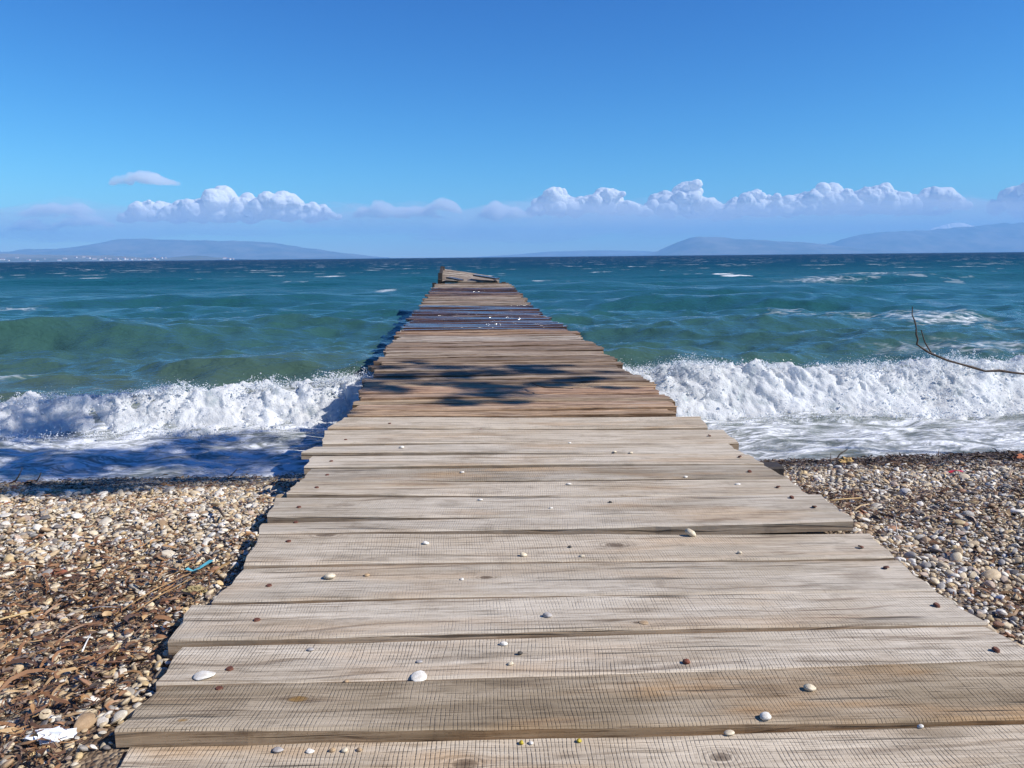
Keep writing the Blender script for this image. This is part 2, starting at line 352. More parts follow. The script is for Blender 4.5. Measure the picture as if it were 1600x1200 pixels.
def build_sea():
    ys = [5.75]
    while ys[-1] < 22000: ys.append(min(22500.0, ys[-1] + min(max(0.034, ys[-1]**2*0.00036), ys[-1]*0.3)))
    ys = np.array(ys); nc = 760
    s = np.linspace(-1, 1, nc)
    s = np.sign(s)*(0.72*np.abs(s)+0.28*np.abs(s)**3)
    Y = np.repeat(ys[:, None], nc, 1); X = s[None, :]*(9+ys[:, None]*1.02)+0.8
    DY = np.repeat(np.gradient(ys)[:, None], nc, 1)
    x, y, z, foam = sea_fields(X, Y, np.maximum(DY, np.gradient(X, axis=1)))
    me = np_mesh('sea', np.stack([x, y, z], -1).reshape(-1, 3), grid_faces(len(ys), nc))
    at = me.attributes.new('foam', 'FLOAT', 'POINT'); at.data.foreach_set('value', foam.ravel().astype(np.float32))
    n = N('sea_water'); p = n.pos(); q = n.sep(p); Yp = q[1]
    pv = n.comb(n.math('MULTIPLY', q[0], 0.55), Yp, n.math('MULTIPLY', q[2], 1.0))
    big = n.noise(n.comb(n.math('MULTIPLY', q[0], 0.3), Yp, 0.0), 0.05, 3)
    ly = n.math('DIVIDE', n.math('LOGARITHM', n.math('MAXIMUM', n.math('MULTIPLY', Yp, n.math('MULTIPLY_ADD', big, 0.9, 0.55)), 1.0), 10.0), 3.0)
    base = n.ramp(ly, [(0.27, (0.085, 0.095, 0.070)), (0.36, (0.048, 0.096, 0.072)), (0.47, (0.020, 0.086, 0.084)), (0.60, (0.007, 0.074, 0.102)), (0.75, (0.003, 0.042, 0.085)), (1.0, (0.002, 0.022, 0.060))])
    far = n.step(14.0, 60.0, Yp); vfar = n.step(60.0, 400.0, Yp)
    h1 = n.noise(pv, 7.0, 4, 0.55, 0.4); h2 = n.noise(pv, 1.7, 4, 0.55, 0.3); h3 = n.noise(pv, 0.42, 5, 0.6, 0.2); h4 = n.noise(pv, 0.08, 5, 0.65)
    hh = n.math('ADD', n.math('MULTIPLY_ADD', h1, 0.042, n.math('MULTIPLY', n.noise(pv, 19.0, 2, 0.5), 0.008)), n.math('MULTIPLY', h2, n.math('MULTIPLY_ADD', far, 0.12, 0.078)))
    hh = n.math('ADD', hh, n.math('MULTIPLY', n.math('MULTIPLY', h3, far), 0.62))
    hh = n.math('ADD', hh, n.math('MULTIPLY', n.math('MULTIPLY', h4, vfar), 2.6))
    nrm = n.bump(hh, 1.0)
    n.bsdf(Base_Color=base, Roughness=n.math('MULTIPLY_ADD', far, 0.22, 0.07), IOR=1.33, Normal=nrm, Specular_IOR_Level=n.math('MULTIPLY_ADD', n.step(12.0, 70.0, Yp), -0.40, 0.5))
    # foam lace
    fa = n.attr('foam')['Fac']
    fv = n.comb(n.math('MULTIPLY', q[0], 0.5), Yp, 0.0)
    wv = n.new('ShaderNodeTexNoise'); n.set(wv.inputs['Vector'], fv); wv.inputs['Scale'].default_value = 1.6; wv.inputs['Detail'].default_value = 3
    fw = n.vec('ADD', fv, n.vec('MULTIPLY', n.vec('SUBTRACT', wv.outputs['Color'], (0.5, 0.5, 0.5)), (0.55, 0.55, 0.0)))
    e1 = n.voro(fw, 2.3, 'DISTANCE_TO_EDGE')['Distance']; e2 = n.voro(fw, 6.5, 'DISTANCE_TO_EDGE')['Distance']
    lace = n.math('ADD', n.math('MULTIPLY', n.step(0.30, 0.0, e1), 0.30), n.math('MULTIPLY', n.step(0.32, 0.0, e2), 0.16))
    sv = n.vec('ADD', n.comb(n.math('MULTIPLY', q[0], 0.30), Yp, 0.0), n.vec('MULTIPLY', n.vec('SUBTRACT', wv.outputs['Color'], (0.5, 0.5, 0.5)), (0.2, 0.5, 0.0)))
    s1 = n.math('ABSOLUTE', n.math('SUBTRACT', n.noise(sv, 3.6, 4, 0.55), 0.5)); s2 = n.math('ABSOLUTE', n.math('SUBTRACT', n.noise(sv, 9.0, 4, 0.6), 0.5))
    dark = n.math('MAXIMUM', n.step(0.055, 0.0, s1), n.math('MULTIPLY', n.step(0.06, 0.0, s2), 0.8))
    cl = n.noise(fw, 1.5, 6, 0.62); fi = n.noise(fv, 22.0, 3, 0.6)
    den = n.math('ADD', n.math('ADD', lace, n.math('MULTIPLY', cl, 0.72)), n.math('MULTIPLY', fi, 0.12))
    nf = n.math('MULTIPLY', n.step(0.05, 0.45, fa), n.step(0.0, 0.55, n.math('SUBTRACT', n.math('ADD', den, n.math('MULTIPLY', fa, 1.0)), 1.08)))
    nf = n.math('MULTIPLY', nf, n.math('MULTIPLY_ADD', dark, -0.75, 0.92))
    # scattered whitecaps on the open sea
    wc = n.noise(n.comb(n.math('MULTIPLY', q[0], 1.1), Yp, 0.0), 0.10, 3, 0.6); wd = n.noise(n.comb(n.math('MULTIPLY', q[0], 0.9), Yp, 5.0), 0.7, 3, 0.6)
    caps = n.math('MULTIPLY', n.math('MULTIPLY', n.step(0.60, 0.64, wc), n.step(0.53, 0.58, wd)), n.step(35.0, 70.0, Yp))
    nf = n.math('MAXIMUM', nf, n.math('MULTIPLY', caps, 0.9))
    fb = n.new('ShaderNodeBsdfDiffuse'); n.set(fb.inputs['Color'], (0.78, 0.80, 0.82, 1)); n.set(fb.inputs['Normal'], n.bump(n.math('ADD', den, n.math('MULTIPLY', fi, 0.3)), 0.05))
    mx = n.new('ShaderNodeMixShader'); n.set(mx.inputs[0], nf); 
    # far out the facets that face the shore hide the mirror-like ones: less sky reflected
    bd = n.new('ShaderNodeBsdfDiffuse'); n.set(bd.inputs[0], base); n.set(bd.inputs['Normal'], nrm)
    bm_ = n.new('ShaderNodeMixShader'); n.set(bm_.inputs[0], n.math('MULTIPLY', n.step(14.0, 130.0, Yp), 0.68)); n.t.links.new(n.b.outputs[0], bm_.inputs[1]); n.t.links.new(bd.outputs[0], bm_.inputs[2])
    n.t.links.new(bm_.outputs[0], mx.inputs[1]); n.t.links.new(fb.outputs[0], mx.inputs[2])
    n.t.links.new(mx.outputs[0], n.out.inputs['Surface'])
    o = link('sea', me, n.m); tag(o, 'choppy blue green sea with foam washing up to the beach', kind='structure')
build_sea()

# breaking foam
def foam_material():
    n = N('foam'); o = n.pos()
    h = n.math('ADD', n.noise(o, 30, 5, 0.65), n.math('MULTIPLY', n.voro(o, 55.0)['Distance'], 0.6))
    nrm = n.bump(h, 0.006)
    thin = n.step(0.54, 0.72, n.noise(n.vec('MULTIPLY', o, (1.0, 1.0, 0.7)), 4.5, 6, 0.68))
    d = n.new('ShaderNodeBsdfDiffuse'); n.set(d.inputs[0], n.mix(n.math('MULTIPLY', thin, 0.75), (0.93, 0.94, 0.95), (0.46, 0.56, 0.56))); n.set(d.inputs['Normal'], nrm)
    t = n.new('ShaderNodeBsdfTranslucent'); n.set(t.inputs[0], (0.90, 0.93, 0.94, 1)); n.set(t.inputs['Normal'], nrm)
    m = n.new('ShaderNodeMixShader'); m.inputs[0].default_value = 0.5
    n.t.links.new(d.outputs[0], m.inputs[1]); n.t.links.new(t.outputs[0], m.inputs[2]); n.t.links.new(m.outputs[0], n.out.inputs['Surface'])
    return n.m
M['foam'] = foam_material()

def instancer(name, pts, rot, scl, idx, variants, mat_attrs):
    """one point cloud object whose geometry nodes place a pebble / drop variant on every point"""
    me = bpy.data.meshes.new(name); me.vertices.add(len(pts)); me.vertices.foreach_set('co', np.asarray(pts, np.float32).ravel())
    def add(nm, typ, key, data):
        a = me.attributes.new(nm, typ, 'POINT'); a.data.foreach_set(key, np.asarray(data).ravel())
    add('rot', 'FLOAT_VECTOR', 'vector', np.asarray(rot, np.float32)); add('scl', 'FLOAT_VECTOR', 'vector', np.asarray(scl, np.float32)); add('idx', 'INT', 'value', np.asarray(idx, np.int32))
    for k, v in mat_attrs.items():
        v = np.asarray(v, np.float32)
        if v.ndim == 2: add(k, 'FLOAT_COLOR', 'color', np.concatenate([v, np.ones((len(v), 1), np.float32)], 1))
        else: add(k, 'FLOAT', 'value', v)
    c = bpy.data.collections.new(name+'_variants')
    for m in variants: c.objects.link(bpy.data.objects.new(m.name+'_variant', m))
    g = bpy.data.node_groups.new(name+'_scatter', 'GeometryNodeTree')
    g.interface.new_socket('Geometry', in_out='INPUT', socket_type='NodeSocketGeometry'); g.interface.new_socket('Geometry', in_out='OUTPUT', socket_type='NodeSocketGeometry')
    gi, go = g.nodes.new('NodeGroupInput'), g.nodes.new('NodeGroupOutput')
    ci = g.nodes.new('GeometryNodeCollectionInfo'); ci.inputs[0].default_value = c; ci.inputs['Separate Children'].default_value = True; ci.inputs['Reset Children'].default_value = True
    ip = g.nodes.new('GeometryNodeInstanceOnPoints'); ip.inputs['Pick Instance'].default_value = True
    def na(nm, t):
        q = g.nodes.new('GeometryNodeInputNamedAttribute'); q.data_type = t; q.inputs[0].default_value = nm; return q.outputs[0]
    L = g.links.new
    L(gi.outputs[0], ip.inputs['Points']); L(ci.outputs[0], ip.inputs['Instance']); L(na('idx', 'INT'), ip.inputs['Instance Index'])
    L(na('rot', 'FLOAT_VECTOR'), ip.inputs['Rotation']); L(na('scl', 'FLOAT_VECTOR'), ip.inputs['Scale']); L(ip.outputs[0], go.inputs[0])
    o = link(name, me); md = o.modifiers.new('scatter', 'NODES'); md.node_group = g
    return o
def ico(sub):
    bm = bmesh.new(); bmesh.ops.create_icosphere(bm, subdivisions=sub, radius=1.0)
    V = np.array([v.co[:] for v in bm.verts]); F = np.array([[v.index for v in f.verts] for f in bm.faces]); bm.free(); return V, F

def build_breaker():
    nu, nv = 1500, 64
    x = np.linspace(-11.5, 12.5, nu)
    hx = crest_h(x); hf = hx*(1.0 + 0.14*fbm(x*0.8, 4.4, 0, 3)) + 0.025
    hf = hf*np.interp(x, [-12, -5, -3.6, -2.6, 12], [1.0, 1.0, 1.02, 1.03, 1.0])
    cy = crest_y(x)
    v = np.linspace(0, 1, nv)
    py = np.interp(v, [0, .15, .3, .45, .6, .8, 1], [0.42, 0.22, 0.03, -0.16, -0.34, -0.52, -0.78])
    pz = np.interp(v, [0, .15, .3, .45, .6, .8, 1], [0.45, 0.86, 1.02, 0.93, 0.62, 0.24, -0.10])
    Yb = cy[:, None] + py[None, :]*(1+0.25*fbm(x*0.7, 9.0, 0, 2)[:, None]); Zb = WATER + hf[:, None]*pz[None, :]
    X = np.repeat(x[:, None], nv, 1)
    ny = np.gradient(Zb, axis=1); nz = -np.gradient(Yb, axis=1); l = np.hypot(ny, nz)+1e-9; ny, nz = -ny/l*-1, nz/l
    ny = -np.abs(ny)*np.where(py[None, :] > 0.05, -1, 1)
    top = np.exp(-((v-0.33)/0.2)**2)[None, :]
    b = billow(X*2.6, Yb*2.6, Zb*2.6, 6, 0.56)
    d = 0.052*b*(0.75+0.6*top) + 0.06*top*np.clip(fbm(X*5, Yb*5, Zb*5, 3), 0, 2) - 0.02
    lat = 0.05*fbm(X*4, Yb*4, Zb*4+31, 3)
    env = sstep(0, 0.08, v)[None, :]
    V = np.stack([X+lat, Yb+ny*d*env, Zb+nz*d*env - 0.10*(1-env)], -1).reshape(-1, 3)
    o = link('breaking_wave', np_mesh('breaking_wave', V, grid_faces(nu, nv)), M['foam'])
    tag(o, 'white foaming crest of the wave breaking along the shore', 'wave')
    # thrown spray: clusters, arcs and loose drops round the crest
    rng = np.random.default_rng(5); P, Sz = [], []
    peak = np.clip(0.45+0.9*fbm(x*1.3, 1.2, 0, 3), 0.03, 1.6)*np.interp(x, [-12, -4, -2.6, 12], [0.4, 0.5, 1, 1])
    pr = peak/peak.sum()
    ND = 42000
    iu = rng.choice(nu, ND, p=pr); up = rng.exponential(0.030, ND)*(0.4+peak[iu])
    P.append(np.stack([x[iu]+rng.normal(0, .02, ND), cy[iu]-0.05+rng.normal(0, .15, ND), WATER+hf[iu]*0.98+up], -1)); Sz.append(rng.lognormal(math.log(0.0027), 0.5, ND)*np.exp(-up*3))
    iu = rng.choice(nu, 6000, p=pr); vv = rng.integers(int(nv*.3), nv-2, 6000)
    q = V.reshape(nu, nv, 3)[iu, vv]; P.append(q + np.abs(rng.normal(0, 1, (6000, 3)))*np.array([.01, -.035, .03])); Sz.append(rng.lognormal(math.log(0.0045), 0.5, 6000))
    for _ in range(240):                                    # ballistic fingers
        i = rng.choice(nu, p=pr); k = rng.integers(14, 40); t = np.linspace(0, 1, k)
        vx, vy, vz = rng.normal(0, .10), rng.normal(-.10, .09), abs(rng.normal(.075, .05))*(0.5+peak[i])
        x0 = np.array([x[i], cy[i]-0.06+rng.normal(0, .10), WATER+hf[i]*0.97])
        P.append(x0 + np.stack([vx*t, vy*t, vz*(2*t-1.15*t*t)], -1) + rng.normal(0, .009, (k, 3))); Sz.append(np.linspace(0.0085, 0.0025, k)*rng.uniform(.3, 1.4, k))
    nt = 9000                                               # spatter on the water in front
    P.append(np.stack([rng.uniform(-11, 12, nt), crest_y(rng.uniform(-11, 12, nt))-0.75-rng.exponential(0.10, nt), WATER+0.02+rng.exponential(0.03, nt)], -1)); Sz.append(rng.lognormal(math.log(0.004), 0.4, nt))
    P = np.concatenate(P); Sz = np.concatenate(Sz); keep = (P[:, 0] < -0.9) | (P[:, 0] > 1.66); P, Sz = P[keep], Sz[keep]
    Vd, Fd = ico(1); me = np_mesh('drop', Vd, Fd); me.materials.append(M['foam'])
    sc = Sz[:, None]*rng.uniform(0.7, 1.4, (len(Sz), 3))
    o = instancer('spray', P, rng.uniform(0, 6.28, P.shape), sc, np.zeros(len(P)), [me], {})
    tag(o, 'spray of white drops thrown up along the breaking wave', 'spray', kind='stuff')
build_breaker()

# ------------------------------------------------------------------ pier
pier = bpy.data.objects.new('pier', None); COL.objects.link(pier); pier.location = (0.38, 1.2, 0)
tag(pier, 'long narrow wooden pier of rough planks running straight out to sea', 'pier')
PO = Vector((0.38, 1.2, 0))
def deck_z(y): return float(np.interp(y, [0, 6, 11, 17, 24.5, 30], [-0.006, 0.0, 0.045, 0.125, 0.31, 0.45]))
_seed = [0]
def plank(nl, nr, fl, fr, z=0.0, th=0.045, lift=0.0, n=26, rag=0.004, cup=0.004, bow=0.004, warp=0.0, tilt=0.0, split=None, gapz=None, parent=pier, **props):
    """board between near-left, near-right, far-left, far-right corners (x, y); z = top height, lift = extra height of the near edge"""
    _seed[0] += 1; sd = _seed[0]
    c = ((nl[0]+nr[0]+fl[0]+fr[0])/4, (nl[1]+nr[1]+fl[1]+fr[1])/4)
    ang = math.atan2((nr[1]-nl[1]+fr[1]-fl[1])/2, (nr[0]-nl[0]+fr[0]-fl[0])/2)
    t = np.linspace(0, 1, n); ex = rag*fbm(t*n*0.35, sd*3.7, 0.5, 3); ex2 = rag*fbm(t*n*0.35, sd*5.1, 8.5, 3)
    def strip(v0, v1):          # v0(t), v1(t): 0 = near edge, 1 = far edge
        rings = []
        for i in range(n):
            a, b = float(v0(t[i])), float(v1(t[i])); row = []
            w = max(b-a, 1e-3); bev = min(0.10, 0.25*w)*1.0
            prof = [(a, -1), (a, -0.13), (a+bev*0.35, 0.0), (a+w*0.28, 0.02), (a+w*0.5, 0.03), (a+w*0.72, 0.02), (b-bev*0.35, 0.0), (b, -0.13), (b, -1)]
            for (vv, zz) in prof:
                N_ = np.array(nl)*(1-t[i])+np.array(nr)*t[i]; F_ = np.array(fl)*(1-t[i])+np.array(fr)*t[i]
                q = N_*(1-vv)+F_*vv; q[1] += ex[i]*(1-vv)+ex2[i]*vv
                endr = rag*1.3*math.sin(vv*17+sd)*(1 if i == 0 else -1 if i == n-1 else 0); q[0] += endr
                zz_ = z + lift*(1-vv) + cup*(2*vv-1)**2 + bow*math.sin(t[i]*5+sd) + warp*(t[i]-0.5) + tilt*(t[i]-0.5)*(vv-0.5) + (zz*th if zz < 0 else 0.0)
                row.append((q[0], q[1], zz_))
            rings.append(row)
        m = len(rings[0]); V = np.array(rings).reshape(-1, 3); F = grid_faces(n, m, True).tolist()
        return V, F, m
    if split:
        sx, sv, sg = split         # split open at the left end, closing at t = sx
        g = lambda tt: sg*max(0.0, 1-tt/sx)
        parts = [strip(lambda tt: 0.0, lambda tt: sv-g(tt)/2-0.002), strip(lambda tt: sv+g(tt)/2+0.002, lambda tt: 1.0)]
    else: parts = [strip(lambda tt: 0.0, lambda tt: 1.0)]
    V, F, o = [], [], 0
    for v, f, m in parts:
        V += v.tolist(); F += [[k+o for k in q] for q in f]
        F.append([o+k for k in range(m)][::-1]); F.append([o+(n-1)*m+k for k in range(m)]); o += len(v)
    V = np.array(V) - np.array([c[0], c[1], z]); ca, sa = math.cos(-ang), math.sin(-ang)
    V = np.stack([V[:, 0]*ca - V[:, 1]*sa, V[:, 0]*sa + V[:, 1]*ca, V[:, 2]], -1)
    me = bpy.data.meshes.new('plank'); me.from_pydata(V.tolist(), [], F); me.update()
    bm = bmesh.new(); bm.from_mesh(me); bmesh.ops.recalc_face_normals(bm, faces=bm.faces); bm.to_mesh(me); bm.free()
    me.polygons.foreach_set('use_smooth', np.full(len(me.polygons), False))
    off = PO if parent is pier else Vector((0, 0, 0))
    ob = link('plank', me, M['wood'], parent, Vector((c[0], c[1], z))-off, (0, 0, ang))
    d = dict(tint=(0.36, 0.325, 0.29), saw=0.0, wet=0.0, stain=0.0, rough_grain=0.0, slant=0.0, knot_a=(9.0, 9.0, 0.001), knot_b=(9.0, 9.0, 0.001), knot_tint=(0.10, 0.06, 0.035)); d.update(props)
    def local(k):
        q = Vector((k[0]-c[0], k[1]-c[1])); return (q.x*ca - q.y*sa, q.x*sa + q.y*ca, k[2])
    for k in ('knot_a', 'knot_b'):
        if d[k][0] < 8: d[k] = local(d[k])
    for k, v in d.items(): ob[k] = v
    ob['seed'] = float(sd)*0.37
    return ob, c, ang, z

def nail_mesh():
    bm = bmesh.new(); bmesh.ops.create_cone(bm, cap_ends=True, segments=10, radius1=0.0115, radius2=0.0085, depth=0.006)
    for v in bm.verts: v.co.x *= 1.0 + 0.12*math.sin(v.co.y*300)
    me = bpy.data.meshes.new('nail'); bm.to_mesh(me); bm.free(); me.materials.append(M['rust']); return me
NAIL = nail_mesh()
def nail(pl, x, y, dz=0.003, tilt=0.0):
    ob, c, ang, z = pl; ca, sa = math.cos(-ang), math.sin(-ang); q = (x-c[0], y-c[1])
    lx, ly = q[0]*ca-q[1]*sa, q[0]*sa+q[1]*ca
    dg = bpy.context.evaluated_depsgraph_get if False else None
    # top of the board under the nail
    best = min(ob.data.vertices, key=lambda v: (v.co.x-lx)**2 + (v.co.y-ly)**2*4 - v.co.z*0.5)
    link('nail', NAIL, None, ob, (lx, ly, best.co.z+dz), (tilt, tilt*0.6, random.uniform(0, 6)))

g = lambda a=1.0, w=0.0: (0.53*a+0.02*w, 0.473*a+0.002*w, 0.393*a-0.018*w)
NEAR = [
 dict(c=((-0.80, 1.16), (1.60, 1.02), (-0.79, 1.42), (1.60, 1.29)), z=-.006, saw=1, tint=g(.95), stain=.5),
 dict(c=((-0.79, 1.432), (1.60, 1.302), (-0.775, 1.684), (1.60, 1.560)), z=-.010, saw=1, tint=g(.98, 1), stain=.8, warp=.018, knot_a=(-0.004, 1.555, .020), knot_b=(0.568, 1.527, .018), lift=.002),
 dict(c=((-0.816, 1.690), (1.58, 1.568), (-0.80, 1.932), (1.58, 1.812)), z=.003, saw=.95, tint=g(.72, 1.5), stain=1.0, lift=.012, tilt=.05, knot_a=(-0.425, 1.822, .019), knot_b=(-0.676, 1.731, .010), knot_tint=(.42, .22, .03), cup=.003),
 dict(c=((-0.811, 1.936), (1.585, 1.816), (-0.819, 2.138), (1.548, 2.036)), z=-.002, saw=1, tint=g(1.06), slant=-.05, cup=.002),
 dict(c=((-0.858, 2.157), (1.556, 2.041), (-0.877, 2.400), (1.545, 2.270)), z=.003, saw=.75, tint=g(1.0), lift=.005, slant=.04, knot_a=(0.52, 2.13, .010)),
 dict(c=((-0.815, 2.408), (1.550, 2.277), (-0.780, 2.688), (1.572, 2.546)), z=.001, saw=.38, tint=g(.97), lift=.006, slant=.02, knot_a=(0.08, 2.513, .016), stain=.25),
 dict(c=((-0.796, 2.700), (1.578, 2.560), (-0.808, 3.022), (1.607, 2.808)), z=.002, saw=.70, tint=g(1.0, .4), lift=.006, slant=.08, knot_a=(0.584, 2.783, .026), knot_b=(-0.544, 2.985, .030)),
 dict(c=((-0.835, 3.062), (1.602, 2.900), (-0.865, 3.555), (1.621, 3.262)), z=.003, saw=.55, tint=g(.94), lift=.004, slant=-.03, split=(.48, .36, .17), warp=.03),
 dict(c=((-0.827, 3.572), (1.588, 3.276), (-0.815, 3.765), (1.612, 3.560)), z=.000, saw=.55, tint=g(.98, .5), lift=.006, stain=.35),
 dict(c=((-0.802, 3.785), (1.615, 3.572), (-0.796, 4.020), (1.596, 3.828)), z=-.002, saw=.65, tint=g(.84), stain=.8, lift=.004, slant=.1),
 dict(c=((-0.830, 4.050), (1.598, 3.842), (-0.838, 4.290), (1.599, 4.050)), z=.002, saw=.5, tint=g(1.04), lift=.006),
 dict(c=((-0.900, 4.320), (1.588, 4.072), (-0.864, 4.530), (1.555, 4.296)), z=.004, saw=.35, tint=g(1.02), lift=.006, tilt=.04),
 dict(c=((-0.825, 4.545), (1.640, 4.300), (-0.866, 4.920), (1.662, 4.670)), z=.004, saw=.45, tint=g(1.02, .6), lift=.006),
 dict(c=((-0.863, 4.945), (1.589, 4.705), (-0.790, 5.300), (1.640, 5.055)), z=.006, saw=.6, tint=g(1.03, .8), lift=.008, knot_a=(.13, 4.83, .012)),
]
NP = []
for d in NEAR:
    d = dict(d); c = d.pop('c'); d['saw'] = d['saw']*(1.0 if c[0][1] < 2.1 else .72 if c[0][1] < 3 else .6); d['lift'] = d.get('lift', 0)*.55; d['stain'] = max(d.get('stain', 0), .45); NP.append(plank(*c, n=40, rag=.005, **d))
for i, x, y in [(2, -.641, 1.897), (3, -.642, 1.996), (4, -.638, 2.27), (6, -.68, 2.926), (7, -.704, 3.18), (7, -.732, 3.388), (4, 1.483, 2.167), (5, 1.492, 2.474), (7, 1.479, 3.218), (7, 1.518, 3.082),
                (3, 1.479, 1.892), (5, -.66, 2.52), (13, -.466, 5.044), (12, -.696, 4.62), (13, .132, 4.822), (12, 1.526, 4.50), (10, 1.526, 3.99), (9, 1.47, 3.70), (8, 1.50, 3.42), (8, -.70, 3.66), (9, -.69, 3.90), (10, -.71, 4.16), (2, 1.47, 1.70), (6, 1.50, 2.66), (1, -.64, 1.57)]:
    nail(NP[i], x, y, 0.002 if x < 1 else 0.006, 0 if x < 1 else 0.3)

# older brown section further out: rough boards, some soaked by spray
rng = random.Random(21)
y = 5.33; k = 0
def left_edge(y): return float(np.interp(y, [5, 6.5, 8, 10.6, 17, 24.5], [-0.79, -0.82, -0.83, -0.83, -0.76, -0.66]))
def right_edge(y): return float(np.interp(y, [5, 6.7, 9.4, 14, 18, 24.5], [1.57, 1.64, 1.68, 1.50, 1.55, 1.60]))
while y < 24.25:
    w = rng.choice([.13, .16, .18, .20, .24, .28]) * (1.0 if y < 11 else 1.1)
    sk = 0.24 + rng.uniform(-.02, .02); gap = rng.choice([.004, .006, .010, .022])
    zl = deck_z(y+w/2) + rng.uniform(-.007, .007) - 0.012
    le, re = left_edge(y) + rng.uniform(-.07, .05), right_edge(y) + rng.uniform(-.07, .07)
    if 5.9 < y < 6.9 and k % 3 == 0: le -= .06
    if 10.6 < y < 10.95: re += .12
    if y < 6.6: tint, wet = (.47+.06*rng.random(), .34+.04*rng.random(), .235+.03*rng.random()), 0.0
    elif y < 9.0: tint, wet = rng.choice([(.40, .31, .235), (.54, .465, .385), (.27, .205, .155), (.46, .375, .30)]), 0.0
    elif y < 10.6: tint, wet = rng.choice([(.52, .46, .40), (.44, .37, .31), (.34, .26, .20)]), 0.35 if y > 9.8 else 0.05
    elif y < 11.1: tint, wet = (.46, .31, .20), 0.5
    elif y < 16.2: tint, wet = rng.choice([(.25, .165, .13), (.31, .21, .17), (.38, .31, .27)]), rng.choice([1.0, .95, .85, .7])
    elif y < 19: tint, wet = rng.choice([(.46, .40, .35), (.33, .25, .20), (.40, .34, .28)]), rng.choice([.2, .3, .45])
    elif y < 22: tint, wet = rng.choice([(.33, .24, .20), (.25, .17, .14)]), rng.choice([.85, .7, .6])
    else: tint, wet = rng.choice([(.46, .40, .34), (.38, .29, .22), (.44, .38, .33)]), rng.choice([.1, .4])
    plank((le, y+sk*.5+.02), (re, y-sk*.5+.02), (le+rng.uniform(-.03, .03), y+sk*.5+w+rng.uniform(-.015, .015)+.02), (re+rng.uniform(-.04, .04), y-sk*.5+w+.02), z=zl, th=.05, lift=rng.uniform(-.002, .006),
          n=18 if y < 10 else 10, rag=.016, cup=.003, bow=.006, tint=tint, wet=wet, rough_grain=1.0, stain=.4, warp=rng.uniform(-.015, .015))
    y += w + gap; k += 1

# twisted, lifted outer end of the pier
def end_z(x, v):                                   # v 0 near .. 1 far
    t = (x+0.55)/1.85
    return 0.35 + v*((1-t)*0.40 + t*0.10)
for i in range(6):
    v0, v1 = i/6, (i+0.93)/6; y0, y1 = 24.55+1.5*v0, 24.55+1.5*v1
    zl, zr = end_z(-.5, v0), end_z(1.3, v0)
    le, re = -.50+rng.uniform(-.04, .04), 1.30-.05*i*.5+rng.uniform(-.04, .04)
    plank((le, y0+.1), (re, y0-.1), (le, y1+.1), (re, y1-.1), z=(end_z(le, v1)+end_z(re, v1))/2, th=.06, n=10, rag=.02, warp=(zr-zl+end_z(re, v1)-end_z(le, v1))/2, lift=end_z(.4, v0)-end_z(.4, v1),
          tint=rng.choice([(.40, .35, .30), (.25, .20, .165), (.34, .29, .25)]), rough_grain=1.0)
def timber(name, a, b, w, h, mat, parent=pier):
    """rough squared timber from a to b"""
    a, b = Vector(a), Vector(b); L = (b-a).length; t = (b-a).normalized()
    n = 6; rgs = []
    up = Vector((0, 0, 1)) if abs(t.z) < 0.9 else Vector((0, 1, 0)); s = t.cross(up).normalized(); u = s.cross(t)
    V = []
    for i in range(n):
        p = a + t*L*i/(n-1)
        for (p1, p2) in ((-.5, -.42), (-.42, -.5), (.42, -.5), (.5, -.42), (.5, .42), (.42, .5), (-.42, .5), (-.5, .42)):
            V.append(p + s*w*p1*random.uniform(.93, 1.05) + u*h*p2*random.uniform(.93, 1.05) - a)
    F = grid_faces(n, 8, True).tolist() + [list(range(8))[::-1], [(n-1)*8+k for k in range(8)]]
    me = bpy.data.meshes.new(name); me.from_pydata([v[:] for v in V], [], F); me.update()
    return link(name, me, mat, parent, a - (PO if parent is pier else Vector((0, 0, 0))))
for x in (-.62, .38, 1.36):
    ys = [1.0, 5.3, 10, 15, 20, 24.6]
    for a, b in zip(ys[:-1], ys[1:]):
        timber('beam', (x, a+.01, deck_z(a)-.145), (x, b-.01, deck_z(b)-.155), .10, .15, M['dark_wood'])
yy = 2.2
while yy < 25:
    for x in (-.70, 1.46):
        timber('post', (x, yy, deck_z(yy)-.235 if yy < 24 else .33), (x, yy, float(beach_z(x, yy))-.3), .13, .13, M['dark_wood'])
    timber('cross_beam', (-.84, yy+.14, deck_z(yy)-.30), (1.58 if abs(yy-4.4) > .1 else 1.80, yy+.14-.08, deck_z(yy)-.30), .11, .13, M['dark_wood'])
    yy += 2.2
timber('cross_beam', (1.0, 4.16, -.13), (1.80, 4.09, -.12), .14, .10, M['dark_wood'])
timber('post', (-.52, 24.62, .62), (-.56, 24.62, -3), .14, .14, M['dark_wood']); timber('post', (-.46, 26.0, .80), (-.50, 26.0, -3), .14, .14, M['dark_wood']); timber('post', (1.22, 26.0, .42), (1.24, 26.0, -3), .14, .14, M['dark_wood'])
timber('beam', (-.55, 24.5, .34), (-.48, 26.1, .74), .10, .16, M['dark_wood']); timber('beam', (1.22, 24.4, .28), (1.20, 26.1, .38), .10, .16, M['dark_wood'])

